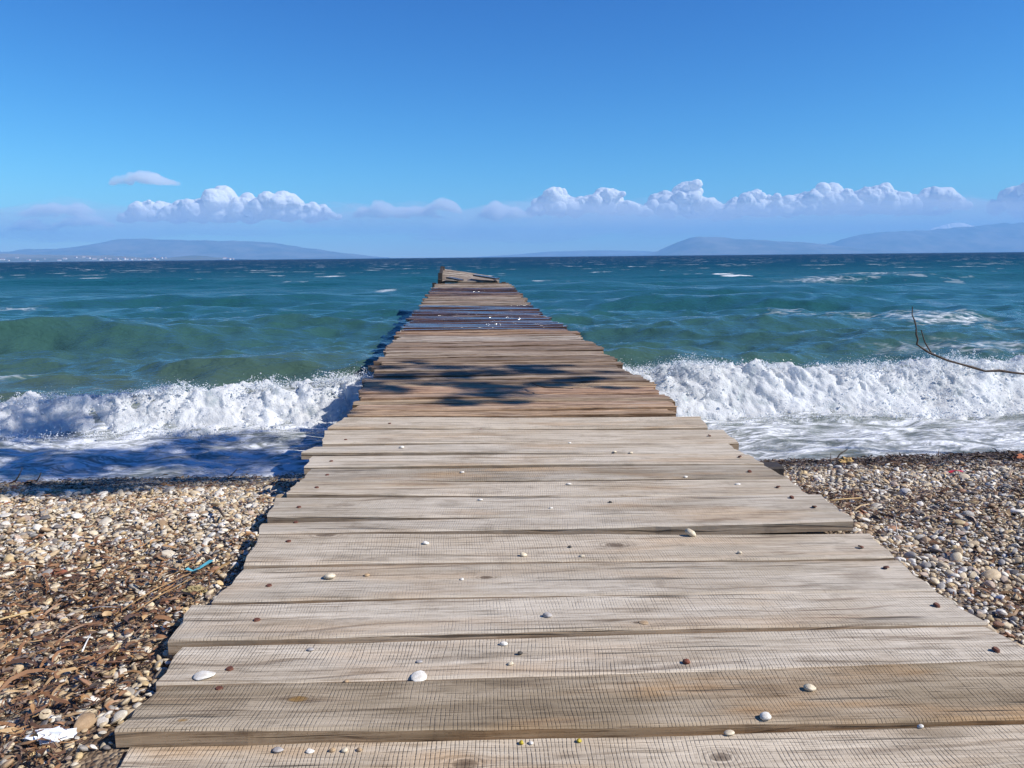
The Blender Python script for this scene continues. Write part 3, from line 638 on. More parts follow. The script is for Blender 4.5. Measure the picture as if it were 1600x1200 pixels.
def loose_board(a, b, w, label):
    pl = plank((a[0], a[1]), (b[0], b[1]), (a[0]+.12, a[1]+w), (b[0]+.12, b[1]+w), z=a[2], th=.05, n=8, rag=.012, warp=b[2]-a[2], parent=None, tint=(.16, .15, .17), wet=1.0, rough_grain=1.0)
    pl[0].name = 'loose_board'; tag(pl[0], label, 'board', 'loose boards on the pier end')
loose_board((-.34, 24.46, .455), (.08, 24.20, .385), .30, 'short wet blue grey board lying loose on the left of the pier end')
loose_board((.50, 24.62, .50), (1.22, 24.22, .40), .30, 'longer wet blue grey board lying loose on the right of the pier end')

# ------------------------------------------------------------------ pebbles
def pebble_mesh(i, sub=2):
    V, F = ico(sub); a = 0.16
    d = 1 + a*fbm(V[:, 0]*1.1+i*7, V[:, 1]*1.1, V[:, 2]*1.1, 2) + 0.03*fbm(V[:, 0]*4, V[:, 1]*4+i, V[:, 2]*4, 2)
    V = V*d[:, None]; rr = np.random.default_rng(i+50)
    for _ in range(3 if i < 4 else 8):                      # worn facets
        q = rr.normal(size=3); q /= np.linalg.norm(q); lim = rr.uniform(.55, .85); h = V@q; V = V - np.outer(np.maximum(h-lim, 0)*.85, q)
    me = np_mesh('pebble', V, F); me.materials.append(M['stone']); return me
PEB = [pebble_mesh(i, 2) for i in range(9)]
PAL = np.array([(.62, .52, .37), (.72, .66, .55), (.55, .43, .28), (.40, .28, .17), (.78, .75, .70), (.33, .31, .29), (.20, .18, .17), (.46, .36, .29), (.36, .20, .12), (.50, .48, .45), (.60, .46, .26)])
PW = np.array([.20, .15, .16, .10, .10, .07, .05, .07, .03, .05, .06]); PW = PW/PW.sum()
def wetness(x, y): return sstep(4.75, 5.35, np.asarray(y) + 0.25*fbm(np.asarray(x)*1.2, np.asarray(y)*1.2, 0, 2))
def litter_amount(x, y):
    """how much dead seagrass covers the pebbles"""
    x, y = np.asarray(x, float), np.asarray(y, float)
    m = fbm(x*1.0+5, y*1.2, 2.0, 3)
    left = sstep(3.5, 2.6, y + 0.35*m)*0.85 + 0.10 + 0.35*np.exp(-((y-5.3)/0.3)**2)*sstep(0, .3, m)
    right = 0.12 + 0.55*sstep(0.12, 0.5, m) + 0.55*np.exp(-((y-5.6)/0.5)**2) + .5*np.exp(-((y-3.5)/.4)**2-((x-2.3)/.6)**2)
    return np.clip(np.where(x < 0.4, left, right), 0, 1)
def scatter_pebbles():
    rng = np.random.default_rng(3); out = []
    def zone(x0, x1, y0, y1, sp):
        nx, ny = int((x1-x0)/sp), int((y1-y0)/sp)
        X, Y = np.meshgrid(x0+(np.arange(nx)+.5)*sp, y0+(np.arange(ny)+.5)*sp)
        return np.stack([X.ravel()+rng.uniform(-.6, .6, X.size)*sp, Y.ravel()+rng.uniform(-.6, .6, X.size)*sp], -1)
    for (x0, x1, y0, y1, sp) in ((-4.6, -.55, 1.3, 6.62, .0185), (1.30, 6.0, 1.7, 6.66, .0185), (-8, -4.6, 1.3, 6.6, .045), (6.0, 9, 1.3, 6.6, .045), (-.55, 1.3, 3.6, 6.6, .05)):
        q = zone(x0, x1, y0, y1, sp)
        if sp < .03:       # skip what lies well outside any likely view
            q = q[(q[:, 0] > -0.85*q[:, 1]-.9) & (q[:, 0] < 0.98*q[:, 1]+1.2)]
        out.append(np.c_[q, np.full(len(q), sp)])
    Q = np.concatenate(out); n = len(Q); x, y, sp = Q.T
    L = litter_amount(x, y); keep = (rng.random(n) > L*0.45) & ~((x > -.83) & (x < 1.59) & (y < 4.6)); x, y, sp, L = x[keep], y[keep], sp[keep], L[keep]; n = len(x)
    size = rng.lognormal(math.log(.0078), .42, n)*np.where(sp > .03, 1.9, 1.0)*np.interp(y, [2, 4, 6.4], [1.15, 1.0, .95])
    size = np.clip(size, .004, .034)
    sc = np.stack([size*rng.uniform(.9, 1.5, n), size*rng.uniform(.7, 1.05, n), size*rng.uniform(.32, .70, n)], -1)
    z = beach_z(x, y) + size*.25 + rng.uniform(-.002, .010, n)
    rot = np.stack([rng.normal(0, .38, n), rng.normal(0, .38, n), rng.uniform(0, 6.28, n)], -1)
    w = wetness(x, y); c = PAL[rng.choice(len(PAL), n, p=PW)]*rng.uniform(.75, 1.15, (n, 1))
    c = c*(1-.62*w[:, None]); c = np.where((x > .4)[:, None], c*np.array([1.0, 1.02, 1.06]), c)
    o = instancer('pebbles', np.stack([x, y, z], -1), rot, sc, rng.integers(0, len(PEB), n), PEB, {'col': c, 'gloss': .75-.5*w})
    tag(o, 'small cream, tan and grey pebbles covering the beach', 'pebbles', kind='stuff')
scatter_pebbles()

def litter_material():
    n = N('dead_seagrass'); c = n.attr('col')['Color']; f = n.noise(n.pos(), 120, 3)
    n.bsdf(Base_Color=n.mix(f, n.mix(1.0, c, (.6, .55, .5), 'MULTIPLY'), n.mix(1.0, c, (1.25, 1.2, 1.15), 'MULTIPLY')), Roughness=.55)
    return n.m
M['litter'] = litter_material()
def build_litter():
    rng = np.random.default_rng(9); n = 95000
    x = np.where(rng.random(n) < .5, rng.uniform(-4.8, -.62, n), rng.uniform(1.4, 6.2, n)); y = rng.uniform(1.3, 6.5, n)
    k = (rng.random(n) < litter_amount(x, y)**1.3) & ((x < -.90) | (x > 1.68) | (y > 5)) & (x > -0.85*y-.9) & (x < 0.98*y+1.2); x, y = x[k], y[k]; n = len(x)
    L = rng.lognormal(math.log(.046), .55, n).clip(.012, .2); W = rng.lognormal(math.log(.0032), .45, n).clip(.0012, .009); th = rng.normal(0.15, .8, n) + np.where(rng.random(n) < .3, 1.4, 0)
    seg = 5; t = np.linspace(-.5, .5, seg)
    cu = rng.normal(0, 1.9, n); arch = rng.uniform(-.05, .30, n)*L; roll = rng.normal(0, .6, n); pit = rng.normal(0, .22, n)
    a = th[:, None] + cu[:, None]*t[None, :]
    cx = x[:, None] + np.cos(a)*t*L[:, None]; cyy = y[:, None] + np.sin(a)*t*L[:, None]
    zb = beach_z(x, y) + rng.uniform(.008, .032, n)
    cz = np.maximum(zb[:, None] + arch[:, None]*(0.25-t*t)*2 + pit[:, None]*t*L[:, None], zb[:, None]-.012)
    wd = W[:, None]*np.array([.5, 1, 1, .9, .3])
    nx, ny = -np.sin(a), np.cos(a); r = roll[:, None] + t*rng.normal(0, 1.2, (n, 1))
    V = np.stack([np.stack([cx+nx*wd*s*np.cos(r), cyy+ny*wd*s*np.cos(r), cz+wd*s*np.sin(r)], -1) for s in (-1, 1)], 2)   # n,seg,2,3
    b = (np.arange(n)*seg*2)[:, None, None]; j = np.arange(seg-1)[None, :, None]*2
    F = (b + j + np.array([0, 1, 3, 2])[None, None, :]).reshape(-1, 4)
    me = np_mesh('seagrass', V.reshape(-1, 3), F)
    pal = np.array([(.17, .085, .04), (.25, .13, .06), (.10, .055, .032), (.34, .20, .09), (.045, .032, .025), (.42, .29, .15), (.22, .16, .12)])
    c = pal[rng.choice(7, n, p=[.26, .24, .18, .12, .08, .06, .06])]*rng.uniform(.8, 1.2, (n, 1))*(1-.6*wetness(x, y))[:, None]
    c = np.where((x > .4)[:, None], c*.72, c)
    at = me.attributes.new('col', 'FLOAT_COLOR', 'POINT'); at.data.foreach_set('color', np.repeat(np.c_[c, np.ones(n)], seg*2, 0).astype(np.float32).ravel())
    o = link('seagrass_litter', me, M['litter']); tag(o, 'brown strips of dead seagrass strewn over the pebbles', 'seagrass', kind='stuff')
build_litter()

def one_pebble(x, y, z, size, col, label, group=None, flat=.55, name='pebble', long=1.25, cat='pebble', rz=None, gloss=.8, tilt=.12):
    o = link(name, random.choice(PEB), None, None, (x, y, z + size*flat*.72), (random.gauss(0, tilt), random.gauss(0, tilt), random.uniform(0, 6.28) if rz is None else rz), (size*long, size, size*flat))
    o['col'] = tuple(float(v) for v in col); o['gloss'] = gloss; tag(o, label, cat, group); return o

# the larger pebbles of the beach, one by one
def single_pebbles():
    rng = np.random.default_rng(17); random.seed(4); names = {0: ('white', (.76, .73, .67)), 1: ('cream', (.66, .57, .43)), 2: ('tan', (.48, .36, .22)), 3: ('grey', (.36, .35, .34)), 4: ('dark grey', (.17, .16, .16)), 5: ('reddish brown', (.33, .15, .09))}
    done = 0; tries = 0; pts = []
    while done < 285 and tries < 9000:
        tries += 1; left = rng.random() < .58
        if left: x, y = rng.uniform(-3.0, -.90), rng.uniform(1.6, 4.9)
        else: x, y = rng.uniform(1.70, 4.4), rng.uniform(2.0, 5.2)
        if left and x < -0.62*y-.05 or (not left and x > 0.80*y+.1): continue
        if any((x-a)**2+(y-b)**2 < (s+.03)**2 for a, b, s in pts): continue
        s = float(np.clip(rng.lognormal(math.log(.0155 if y < 3.2 else .018), .28), .010, .030)); pts.append((x, y, s))
        k = int(rng.choice(6, p=[.40, .30, .12, .10, .05, .03])); nm, c = names[k]
        if left: where = ('near the paper scrap' if y < 2.1 else 'below the slanting reeds' if y < 2.6 else 'level with the turquoise strip' if y < 3.1 else 'on open shingle' if y < 4.0 else 'near the dark wet band')
        else: where = ('low down' if y < 2.7 else 'halfway up' if y < 3.8 else 'up near the water') + (' hard by the deck edge' if x < .36*y+.95 else ' away from the deck')
        if left: where += ', close to the deck' if x > -.80-.14*y else ', well off the deck'
        side = 'left' if left else 'right'
        one_pebble(x, y, float(beach_z(x, y))+.008, s, np.array(c)*rng.uniform(.85, 1.1), f'larger {nm} pebble {where}, {side} beach', f'larger {nm} pebbles {where}, {side} beach', flat=float(rng.uniform(.35, .6)), tilt=.3)
        done += 1
single_pebbles()

# pebbles that lie on the deck
WH, CR, GR, DK, RD, TN = (.78, .76, .72), (.70, .62, .48), (.42, .40, .40), (.06, .055, .05), (.22, .07, .04), (.46, .33, .20)
DECK = [(-.697, 1.958, .026, WH, 'big flat white pebble near the left end of the second full plank', .30),
 (-.463, 2.564, .020, CR, 'plump cream pebble on the left half of the deck, biggest in its row', .6), (-.336, 2.569, .011, TN, 'small tan pebble just right of a plump cream one', .6),
 (-.004, 2.50, .008, WH, 'tiny white pebble mid deck beside a small knot', .6), (.255, 2.197, .016, GR, 'smooth lilac grey oval pebble in the middle of the deck', .6),
 (.112, 2.055, .011, WH, 'white crooked pebble up and left of a dark one', .7), (.154, 2.0, .009, DK, 'small dark pebble between two white ones mid deck', .8), (.125, 1.948, .010, CR, 'small cream pebble just below a dark one mid deck', .6),
 (-.126, 1.987, .012, GR, 'thin grey shell lying above a flat white pebble', .3), (-.122, 1.905, .022, WH, 'flat white pebble at the seam left of mid deck', .24), (-.44, 2.082, .013, GR, 'pale grey half shell near the upper seam on the left', .4),
 (-.316, 1.908, .009, TN, 'tiny brown pebble at the seam below the half shell', .7), (.602, 1.905, .013, RD, 'red brown pebble right of mid deck', .75), (.538, 2.125, .015, TN, 'dull brownish chip lying flat on the pale plank', .2),
 (.871, 1.738, .016, CR, 'cream rounded pebble on the stained plank, upper of two', .75), (.712, 1.629, .0165, WH, 'speckled white pebble at the front edge of the stained plank', .7), (.904, 2.852, .022, CR, 'large cream pebble leaning at the dark gap on the right', .8),
 (.223, 2.690, .015, CR, 'angular cream pebble at a seam mid deck', .7), (.438, 2.665, .010, CR, 'small cream pebble right of an angular one at the seam', .6), (.408, 2.767, .009, DK, 'tiny black pebble above the seam mid deck', .7),
 (-.142, 2.846, .014, WH, 'white pebble alone left of mid deck, below the knot', .7), (.394, 3.238, .009, WH, 'tiny white pebble above the long crack', .6), (.669, 3.282, .010, DK, 'small dark pebble to the right above the long crack', .6),
 (.525, 3.594, .013, WH, 'white pebble at the seam in the middle distance', .5), (.006, 3.865, .014, WH, 'round white pebble on the dark smudged plank', .6), (-.34, 4.389, .017, WH, 'white pebble near the far left of the grey planks', .6),
 (.644, 4.38, .010, WH, 'small white pebble furthest out on the grey planks', .6), (.865, 4.150, .014, CR, 'left one of two cream pebbles wedged at a seam', .6), (.954, 4.135, .013, CR, 'right one of two cream pebbles wedged at a seam', .6),
 (1.116, 3.631, .012, WH, 'small white pebble at a seam towards the right edge', .5), (1.331, 3.489, .013, WH, 'flat white pebble nearest the right edge of the deck', .4), (.085, 3.388, .012, WH, 'white chip right above the end of the split plank', .5), (1.027, 2.65, .011, CR, 'round cream pebble on the seam right of the knot', .8),
 (.126, 1.612, .008, (.52, .42, .02), 'left yellow berry in the front seam, touching a white crumb', .9), (.148, 1.610, .008, WH, 'white crumb beside the yellow berry in the front seam', .6), (.26, 1.606, .008, (.52, .42, .02), 'right yellow berry alone in the front seam', .9),
 (-.432, 1.634, .014, GR, 'grey chip in the front seam under the left knot', .5), (-.358, 1.626, .011, WH, 'white splinter of shell in the front seam', .4), (-.307, 1.622, .008, TN, 'tan crumb in the front seam, first right of the white splinter', .8), (-.278, 1.620, .009, CR, 'cream crumb in the front seam, second right of the white splinter', .8), (-.245, 1.618, .008, TN, 'tan crumb in the front seam, last of the row', .8),
 (.615, 1.604, .014, CR, 'flat cream chip in the front seam below the speckled pebble', .4), (1.066, 1.580, .009, WH, 'white crumb at the far right of the front seam', .7)]
random.seed(12)
bpy.context.view_layer.update(); DG = bpy.context.evaluated_depsgraph_get()
for x, y, s, c, lab, fl in DECK:
    nm = 'berry' if 'berry' in lab else 'shell' if 'shell' in lab else 'pebble'
    z = max(S.ray_cast(DG, (x+a, y+b, 1.0), (0, 0, -1))[1].z for a in (-.3*s, .3*s) for b in (-.3*s, .3*s))
    if nm == 'berry': s_ = dict(long=1.0, gloss=.35)
    else: s_ = dict(long=random.uniform(1.1, 1.45))
    one_pebble(x, y, z, s*(.95 if s > .018 else .78), c, lab, None, fl, name=nm, cat=nm, rz=random.uniform(-.5, .5), **s_)

# ------------------------------------------------------------------ odd things on the beach
def bent_strip(name, path, w, mat, label, cat, th=.0015):
    P = [Vector(p) for p in path]; V = []
    for i, p in enumerate(P):
        t = (P[min(i+1, len(P)-1)]-P[max(i-1, 0)]).normalized(); s = t.cross(Vector((0, .3*math.sin(i*1.7), 1))).normalized()
        ww = w*(.6+.5*abs(math.sin(i*1.9+.6))); V += [p-s*ww, p+s*ww, p+s*ww+Vector((0, 0, th)), p-s*ww+Vector((0, 0, th))]
    F = grid_faces(len(P), 4, True).tolist()+[[3, 2, 1, 0], [len(V)-4, len(V)-3, len(V)-2, len(V)-1]]
    me = bpy.data.meshes.new(name); me.from_pydata([v[:] for v in V], [], F); me.update()
    return tag(link(name, me, mat), label, cat)
def on(x, y, dz=.02): return (x, y, float(beach_z(x, y))+dz)
bent_strip('plastic_strip', [on(-1.045, 2.84, .04), on(-1.02, 2.83, .03), on(-1.00, 2.84, .036), on(-.985, 2.85, .04), on(-.965, 2.885, .042)], .010, plain('turquoise_plastic', (.10, .38, .46), .4, .2, 40), 'torn turquoise plastic strip lying on the left beach near the pier', 'plastic')
bent_strip('plastic_scrap', [on(3.06, 4.46, .035), on(3.10, 4.48, .045), on(3.14, 4.475, .035), on(3.17, 4.50, .033)], .015, plain('red_plastic', (.55, .02, .02), .35, .2, 40), 'small bright red plastic scrap on the right beach near the water', 'plastic')
def crumple(name, x, y, r, mat, label, cat, flat=.4, sub=3):
    V, F = ico(sub); d = 1+.9*fbm(V[:, 0]*1.6+x, V[:, 1]*1.6, V[:, 2]*1.6, 3); V = V*d[:, None]*np.array([r*1.3, r*.8, r*flat])
    tag(link(name, np_mesh(name, V, F, False), mat, None, on(x, y, r*flat*.5+.01)), label, cat)
crumple('paper_scrap', -.985, 1.735, .032, plain('white_paper', (.80, .81, .83), .8, .08, 30), 'crumpled white paper scrap at the near left corner of the beach', 'paper')
crumple('brick_fragment', -1.58, 2.96, .030, plain('red_brick', (.26, .085, .045), .9, .3, 60, .004), 'flat red brown brick fragment far over on the left beach', 'brick', .35, 2)
crumple('brick_fragment', 4.33, 5.48, .045, plain('orange_brick', (.42, .14, .06), .9, .3, 60, .004), 'orange brick fragment by the water at the right edge', 'brick', .6, 2)
crumple('limestone_lump', -.955, 2.65, .026, plain('yellow_limestone', (.34, .27, .13), .95, .35, 70, .01), 'yellowish pitted stone lump beside the pier below the turquoise strip', 'stone', .6, 3)
crumple('sandstone_lump', 2.93, 5.49, .045, plain('ochre_stone', (.42, .28, .11), .9, .3, 60, .01), 'ochre stone lump on the upper right beach near the pier', 'stone', .7, 3)
def stick(pts, r, col, label):
    V, F = tube([on(x, y, dz) for x, y, dz in pts], np.linspace(r, r*.5, len(pts)), 6)
    F = F.tolist()+[list(range(6))[::-1], [len(V)-6+k for k in range(6)]]
    me = bpy.data.meshes.new('driftwood_stick'); me.from_pydata(V.tolist(), [], F); me.update(); me.polygons.foreach_set('use_smooth', [True]*len(F))
    tag(link('driftwood_stick', me, plain('stick', col, .8, .3, 60)), label, 'stick')
stick([(-1.60, 2.50, .03), (-1.54, 2.54, .04), (-1.46, 2.60, .035)], .005, (.48, .33, .15), 'straight straw coloured reed at the left edge of the beach')
stick([(-1.31, 2.58, .03), (-1.24, 2.57, .04), (-1.16, 2.54, .035)], .0025, (.45, .42, .40), 'thin pale grey twig lying level on the left beach')
stick([(-1.14, 2.22, .03), (-1.15, 2.27, .038), (-1.165, 2.33, .042)], .0028, (.72, .70, .66), 'short white splinter pointing out to sea on the left beach')
stick([(-1.12, 2.45, .03), (-1.05, 2.57, .042), (-.98, 2.74, .04)], .0035, (.30, .18, .08), 'long brown reed slanting up to the pier on the left')
stick([(-1.17, 2.50, .03), (-1.09, 2.63, .045), (-1.01, 2.78, .04)], .003, (.36, .22, .10), 'thinner brown reed above the long slanting one')
stick([(-1.27, 3.89, .03), (-1.19, 3.72, .05), (-1.12, 3.56, .035)], .009, (.055, .035, .025), 'dark stub of wood near the pier on the left shingle')
stick([(1.83, 3.32, .03), (1.91, 3.41, .045), (2.0, 3.49, .04)], .004, (.50, .36, .20), 'tan reed close to the right edge of the pier')
stick([(1.84, 3.57, .03), (1.94, 3.62, .04), (2.06, 3.66, .035)], .005, (.46, .31, .14), 'ochre reed beside the pier on the right shingle')
stick([(1.79, 2.90, .03), (1.81, 2.95, .06), (1.83, 3.0, .075)], .003, (.50, .44, .36), 'pale stalk sticking up from the right beach debris')
stick([(-3.55, 6.18, .02), (-3.53, 6.22, .08), (-3.50, 6.22, .14)], .007, (.03, .022, .018), 'dark stump of root standing at the left waterline, leftmost')
stick([(-3.40, 6.20, .02), (-3.38, 6.22, .06), (-3.36, 6.22, .10)], .007, (.03, .022, .018), 'shorter dark root end at the left waterline')
stick([(-1.9, 6.24, .02), (-1.87, 6.25, .05), (-1.83, 6.25, .09)], .006, (.03, .022, .018), 'dark forked twig end at the waterline nearer the pier')
stick([(3.18, 6.12, .02), (3.24, 6.17, .07), (3.32, 6.20, .11)], .008, (.035, .024, .018), 'black stick tilted up at the right waterline')
# bent twig lying on the brown boards
V, F = tube([(.62, 6.38, .045), (.64, 6.24, .05), (.70, 6.16, .045), (.80, 6.10, .05), (.92, 6.07, .045)], [.006, .006, .006, .005, .003], 6)
tag(link('twig', np_mesh('twig', V, F), M['bark']), 'small bent dark twig lying on the brown boards', 'twig')

# ------------------------------------------------------------------ trees whose shade falls on pier and water
def tree(name, label, trunk, radii, limbs, clumps, nleaf, lsize):
    root = bpy.data.objects.new(name, None); COL.objects.link(root); root.location = trunk[0]; tag(root, label, 'tree')
    b = Vector(trunk[0])
    def sub(nm, v, f, mat): return link(nm, np_mesh(nm, np.asarray(v)-np.array(b[:]), f), mat, root)
    sub('trunk', *tube(trunk, radii, 12), M['bark'])
    for nm, path, r in limbs: sub(nm, *tube(path, r, 7), M['bark'])
    rng = np.random.default_rng(len(clumps)); P = []
    for (c, r, dens) in clumps:
        m = int(nleaf*dens); d = rng.normal(size=(m, 3)); d /= np.linalg.norm(d, axis=1)[:, None]; d *= rng.random((m, 1))**.45
        P.append(np.array(c)+d*np.array(r))
    P = np.concatenate(P); P = P[fbm(P[:, 0]*1.7, P[:, 1]*1.7, P[:, 2]*1.7, 2) > -.18]; n = len(P)
    a = rng.normal(size=(n, 3)); a /= np.linalg.norm(a, axis=1)[:, None]; q = np.cross(a, rng.normal(size=(n, 3))); q /= np.linalg.norm(q, axis=1)[:, None]
    s = lsize*rng.uniform(.6, 1.4, (n, 1)); V = np.stack([P-a*s, P+q*s*.35, P+a*s, P-q*s*.35], 1).reshape(-1, 3)
    sub('crown', V, np.arange(n*4).reshape(-1, 4), M['leaf'])
SH = Vector((SUN.x/SUN.z, SUN.y/SUN.z, 1.0))
def over(x, y, z0, h): return (x+SH.x*(h-z0), y+SH.y*(h-z0), h)     # the point at height h whose shade falls on (x, y, z0)
clB = []
for (x, y, rx, ry, d) in [(-.45, 7.15, .42, .26, 1.2), (.15, 7.2, .40, .22, .9), (.45, 7.5, .45, .20, 1.1), (-.2, 7.75, .55, .22, .8), (.35, 6.55, .30, .20, .9), (.15, 5.95, .34, .22, 1.3), (.95, 6.45, .28, .12, .5), (-.55, 6.6, .30, .3, .6), (.8, 7.2, .3, .15, .5), (-.7, 8.0, .35, .3, .6), (.3, 6.2, .25, .2, .6), (1.05, 6.75, .35, .15, .7), (1.2, 7.3, .3, .15, .6), (.0, 6.9, .5, .25, 1.0), (.9, 7.7, .35, .15, .6)]:
    for _ in range(4):
        clB.append((over(x+random.gauss(0, rx*.45), y+random.gauss(0, ry*.5), 0, 5.9+.25*random.random()), (rx*random.uniform(.25, .7), ry*random.uniform(.5, 1.1), .15), d*.3))
clB += [(over(6.5, 5.6, -.7, 7.0), (.9, .7, .5), 1.5), (over(8.0, 6.2, -.7, 7.4), (1.2, .9, .6), 2), (over(9.0, 4.8, -.5, 7.6), (1.5, 1.1, .8), 3)]
Bl = [over(8.0, 5.4, -.7, 6.0), over(5.5, 6.2, -.7, 6.1), over(3.6, 6.75, -.7, 6.0), over(1.8, 7.0, 0, 6.0), over(.4, 7.2, 0, 6.0), over(-.5, 7.2, 0, 6.05)]
B0 = (13.6, 2.6, float(beach_z(13.6, 2.6))-.1)
twigY = 4.8
tw = [(3.76, .29), (3.49, .325), (3.22, .395), (3.085, .45), (2.995, .51), (2.975, .61), (2.945, .755)]
twig_path = [(13.5, 2.6, 1.3), (9.0, 3.6, .75), (6.0, 4.4, .42)] + [(x, twigY, z) for x, z in tw]
rk_ = random.Random(5); fine_path = []; fine_r = []
rad = [.05, .03, .014, .008, .0072, .0066, .006, .0055, .0045, .003]
for i in range(len(twig_path)-1):
    for t in ((0, .33, .66) if i > 1 else (0,)):
        p = Vector(twig_path[i]).lerp(Vector(twig_path[i+1]), t); k_ = .0035 if i > 1 else 0
        fine_path.append((p.x+rk_.gauss(0, k_), p.y+rk_.gauss(0, k_), p.z+rk_.gauss(0, k_))); fine_r.append((rad[i]*(1-t)+rad[i+1]*t)*rk_.uniform(.8, 1.25))
fine_path.append(twig_path[-1]); fine_r.append(.003)
tree('shore_tree', 'shore tree reaching a thin bare forked branch in from the right edge', [B0, (13.5, 2.65, 2.5), (13.2, 2.9, 4.6), (12.6, 3.3, 6.0)], [.22, .18, .13, .09],
     [('limb', [(12.9, 3.1, 5.4)]+Bl, [.07, .05, .035, .026, .02, .014, .008]), ('bare_branch', fine_path, fine_r),
      ('twig', [(3.105, twigY, .44), (3.06, twigY+.02, .52), (3.035, twigY+.03, .60)], [.005, .004, .003])], clB, 520, .055)
clA = []
rs = random.Random(3)
for i in range(46):
    x = rs.uniform(-10.5, -2.0); y = rs.uniform(5.75, 9.4) if x < -4 else rs.uniform(5.9, 8.3)
    if x > -3.4 and y > 7.8: continue
    clA.append((over(x, y, -.7, 6.6+rs.uniform(-.5, .9)), (rs.uniform(.45, .9), rs.uniform(.25, .5), .3), 1.0))
for i in range(40):
    x = rs.uniform(-6.0, -1.6) if i < 24 else rs.uniform(-4.6, -1.5); y = rs.uniform(4.3, 6.1) if i < 24 else rs.uniform(6.4, 8.0)
    if y < 4.9 and x > -2.4: continue
    clA.append((over(x, y, -.4, 6.6+rs.uniform(-.5, .9)), (rs.uniform(.35, .7), rs.uniform(.2, .36), .25), .8))
A0 = (-2.0, -4.2, float(beach_z(-2.0, -4.2))-.1)
tree('shade_tree', 'tall tree behind the viewer whose crown shades the left waterline', [A0, (-2.1, -4.1, 2.5), (-1.9, -3.9, 5.0), (-1.6, -3.4, 6.8)], [.28, .22, .17, .12],
     [('limb', [(-1.7, -3.6, 6.2), over(-9.5, 1.5, -.7, 6.6), over(-9.0, 6.0, -.7, 6.8), over(-7.5, 7.6, -.7, 7.0)], [.10, .07, .05, .02]), ('limb', [over(-9.3, 4.0, -.7, 6.7), over(-6.5, 6.5, -.7, 6.9), over(-3.0, 7.0, -.7, 7.1)], [.055, .035, .012])], clA, 280, .075)

# ------------------------------------------------------------------ far shore
def px_dir(px, py):
    f = np.array([math.sin(YAW)*math.cos(PITCH), math.cos(YAW)*math.cos(PITCH), -math.sin(PITCH)]); r = np.array([math.cos(YAW), -math.sin(YAW), 0.0]); u = np.cross(r, f)
    c, s = math.cos(ROLL), math.sin(ROLL); r, u = c*r - s*u, s*r + c*u
    d = f+(px-800)/FPX*r-(py-600)/FPX*u; return d
def ridge_point(px, py, D):
    d = px_dir(px, py); t = D/d[1]; return d[0]*t, EYE+d[2]*t
def hill(name, prof, D, depth, mat, label, rough=1.0, seed=0.0):
    """a real range of hills D metres out: skyline heights along x, falling to the sea in front and behind"""
    pts = [ridge_point(a, b, D) for a, b in prof]; xs = np.array([p[0] for p in pts]); zs = np.array([max(p[1], -8) for p in pts])
    nu, nv = 260, 40; x = np.linspace(xs[0], xs[-1], nu); z = np.interp(x, xs, zs)
    z = np.convolve(np.pad(z, 4, mode='edge'), np.ones(9)/9, 'valid')
    v = np.linspace(-1, 1, nv); X, Vv = np.meshgrid(x, v, indexing='ij'); Yy = D + Vv*depth
    fall = np.clip(1-np.abs(Vv)**1.3, 0, 1); sc = depth*.9
    nz = fbm(X/sc*1.6+seed, Yy/sc*1.6, seed, 5)
    Z = z[:, None]*fall*(1+.22*rough*nz*(1-fall)*2) + rough*.05*z.max()*fbm(X/sc*6, Yy/sc*6, seed+3, 4)*fall
    Z = np.maximum(Z, -6); Z[:, 0] = -8; Z[:, -1] = -8
    o = link(name, np_mesh(name, np.stack([X, Yy, Z+WATER], -1).reshape(-1, 3), grid_faces(nu, nv)[:, ::-1]), mat); return tag(o, label, kind='structure')
def hill_material(name, lo, hi, snow=None):
    n = N(name); p = n.pos(); f = n.noise(p, .0016, 6, .65); c = n.mix(n.step(.35, .65, f), lo, hi)
    if snow: c = n.mix(n.step(snow-60, snow+40, n.math('ADD', n.sep(p)[2], n.math('MULTIPLY', n.math('SUBTRACT', n.noise(p, .003, 4), .5), 200.0))), c, (.82, .83, .86))
    n.bsdf(Base_Color=c, Roughness=.95); return n.m
M['hill'] = hill_material('far_hills', (.07, .09, .07), (.20, .19, .16)); M['snow'] = hill_material('snowy_hills', (.08, .08, .07), (.15, .14, .12), 560)
hill('hills_left', [(-420, 396), (-250, 392), (-120, 395), (0, 395), (60, 388), (110, 389), (150, 382), (180, 375), (200, 373), (240, 374), (330, 376), (400, 377), (440, 381), (480, 388), (520, 393), (560, 398), (600, 403)], 17000, 2600, M['hill'], 'blue hazy range of hills across the bay on the left', seed=1.0)
hill('coast_left', [(-420, 402), (-200, 401), (-60, 396), (0, 396), (60, 398), (120, 399), (180, 399), (215, 402), (250, 403), (262, 404), (285, 400), (310, 399), (335, 402), (365, 405)], 9000, 800, M['hill'], 'low dark coast with white houses in front of the left hills', seed=5.0)
hill('hills_middle', [(740, 402), (800, 398), (860, 393), (900, 392), (940, 391), (1000, 392), (1040, 394), (1080, 399)], 20500, 1500, M['hill'], 'faint low hills on the horizon right of the pier end', seed=8.0)
hill('hills_right_low', [(1020, 400), (1045, 388), (1062, 378), (1085, 369), (1110, 370), (1150, 373), (1200, 376), (1260, 379), (1320, 386), (1400, 395)], 16000, 2000, M['hill'], 'rounded hazy hill on the right horizon', seed=12.0)
hill('hills_right', [(1255, 396), (1290, 386), (1320, 373), (1350, 366), (1400, 361), (1450, 360), (1500, 355), (1550, 350), (1600, 347), (1720, 343), (1850, 350), (2050, 368)], 17500, 1900, M['hill'], 'long hazy mountain ridge rising at the right edge', seed=15.0)
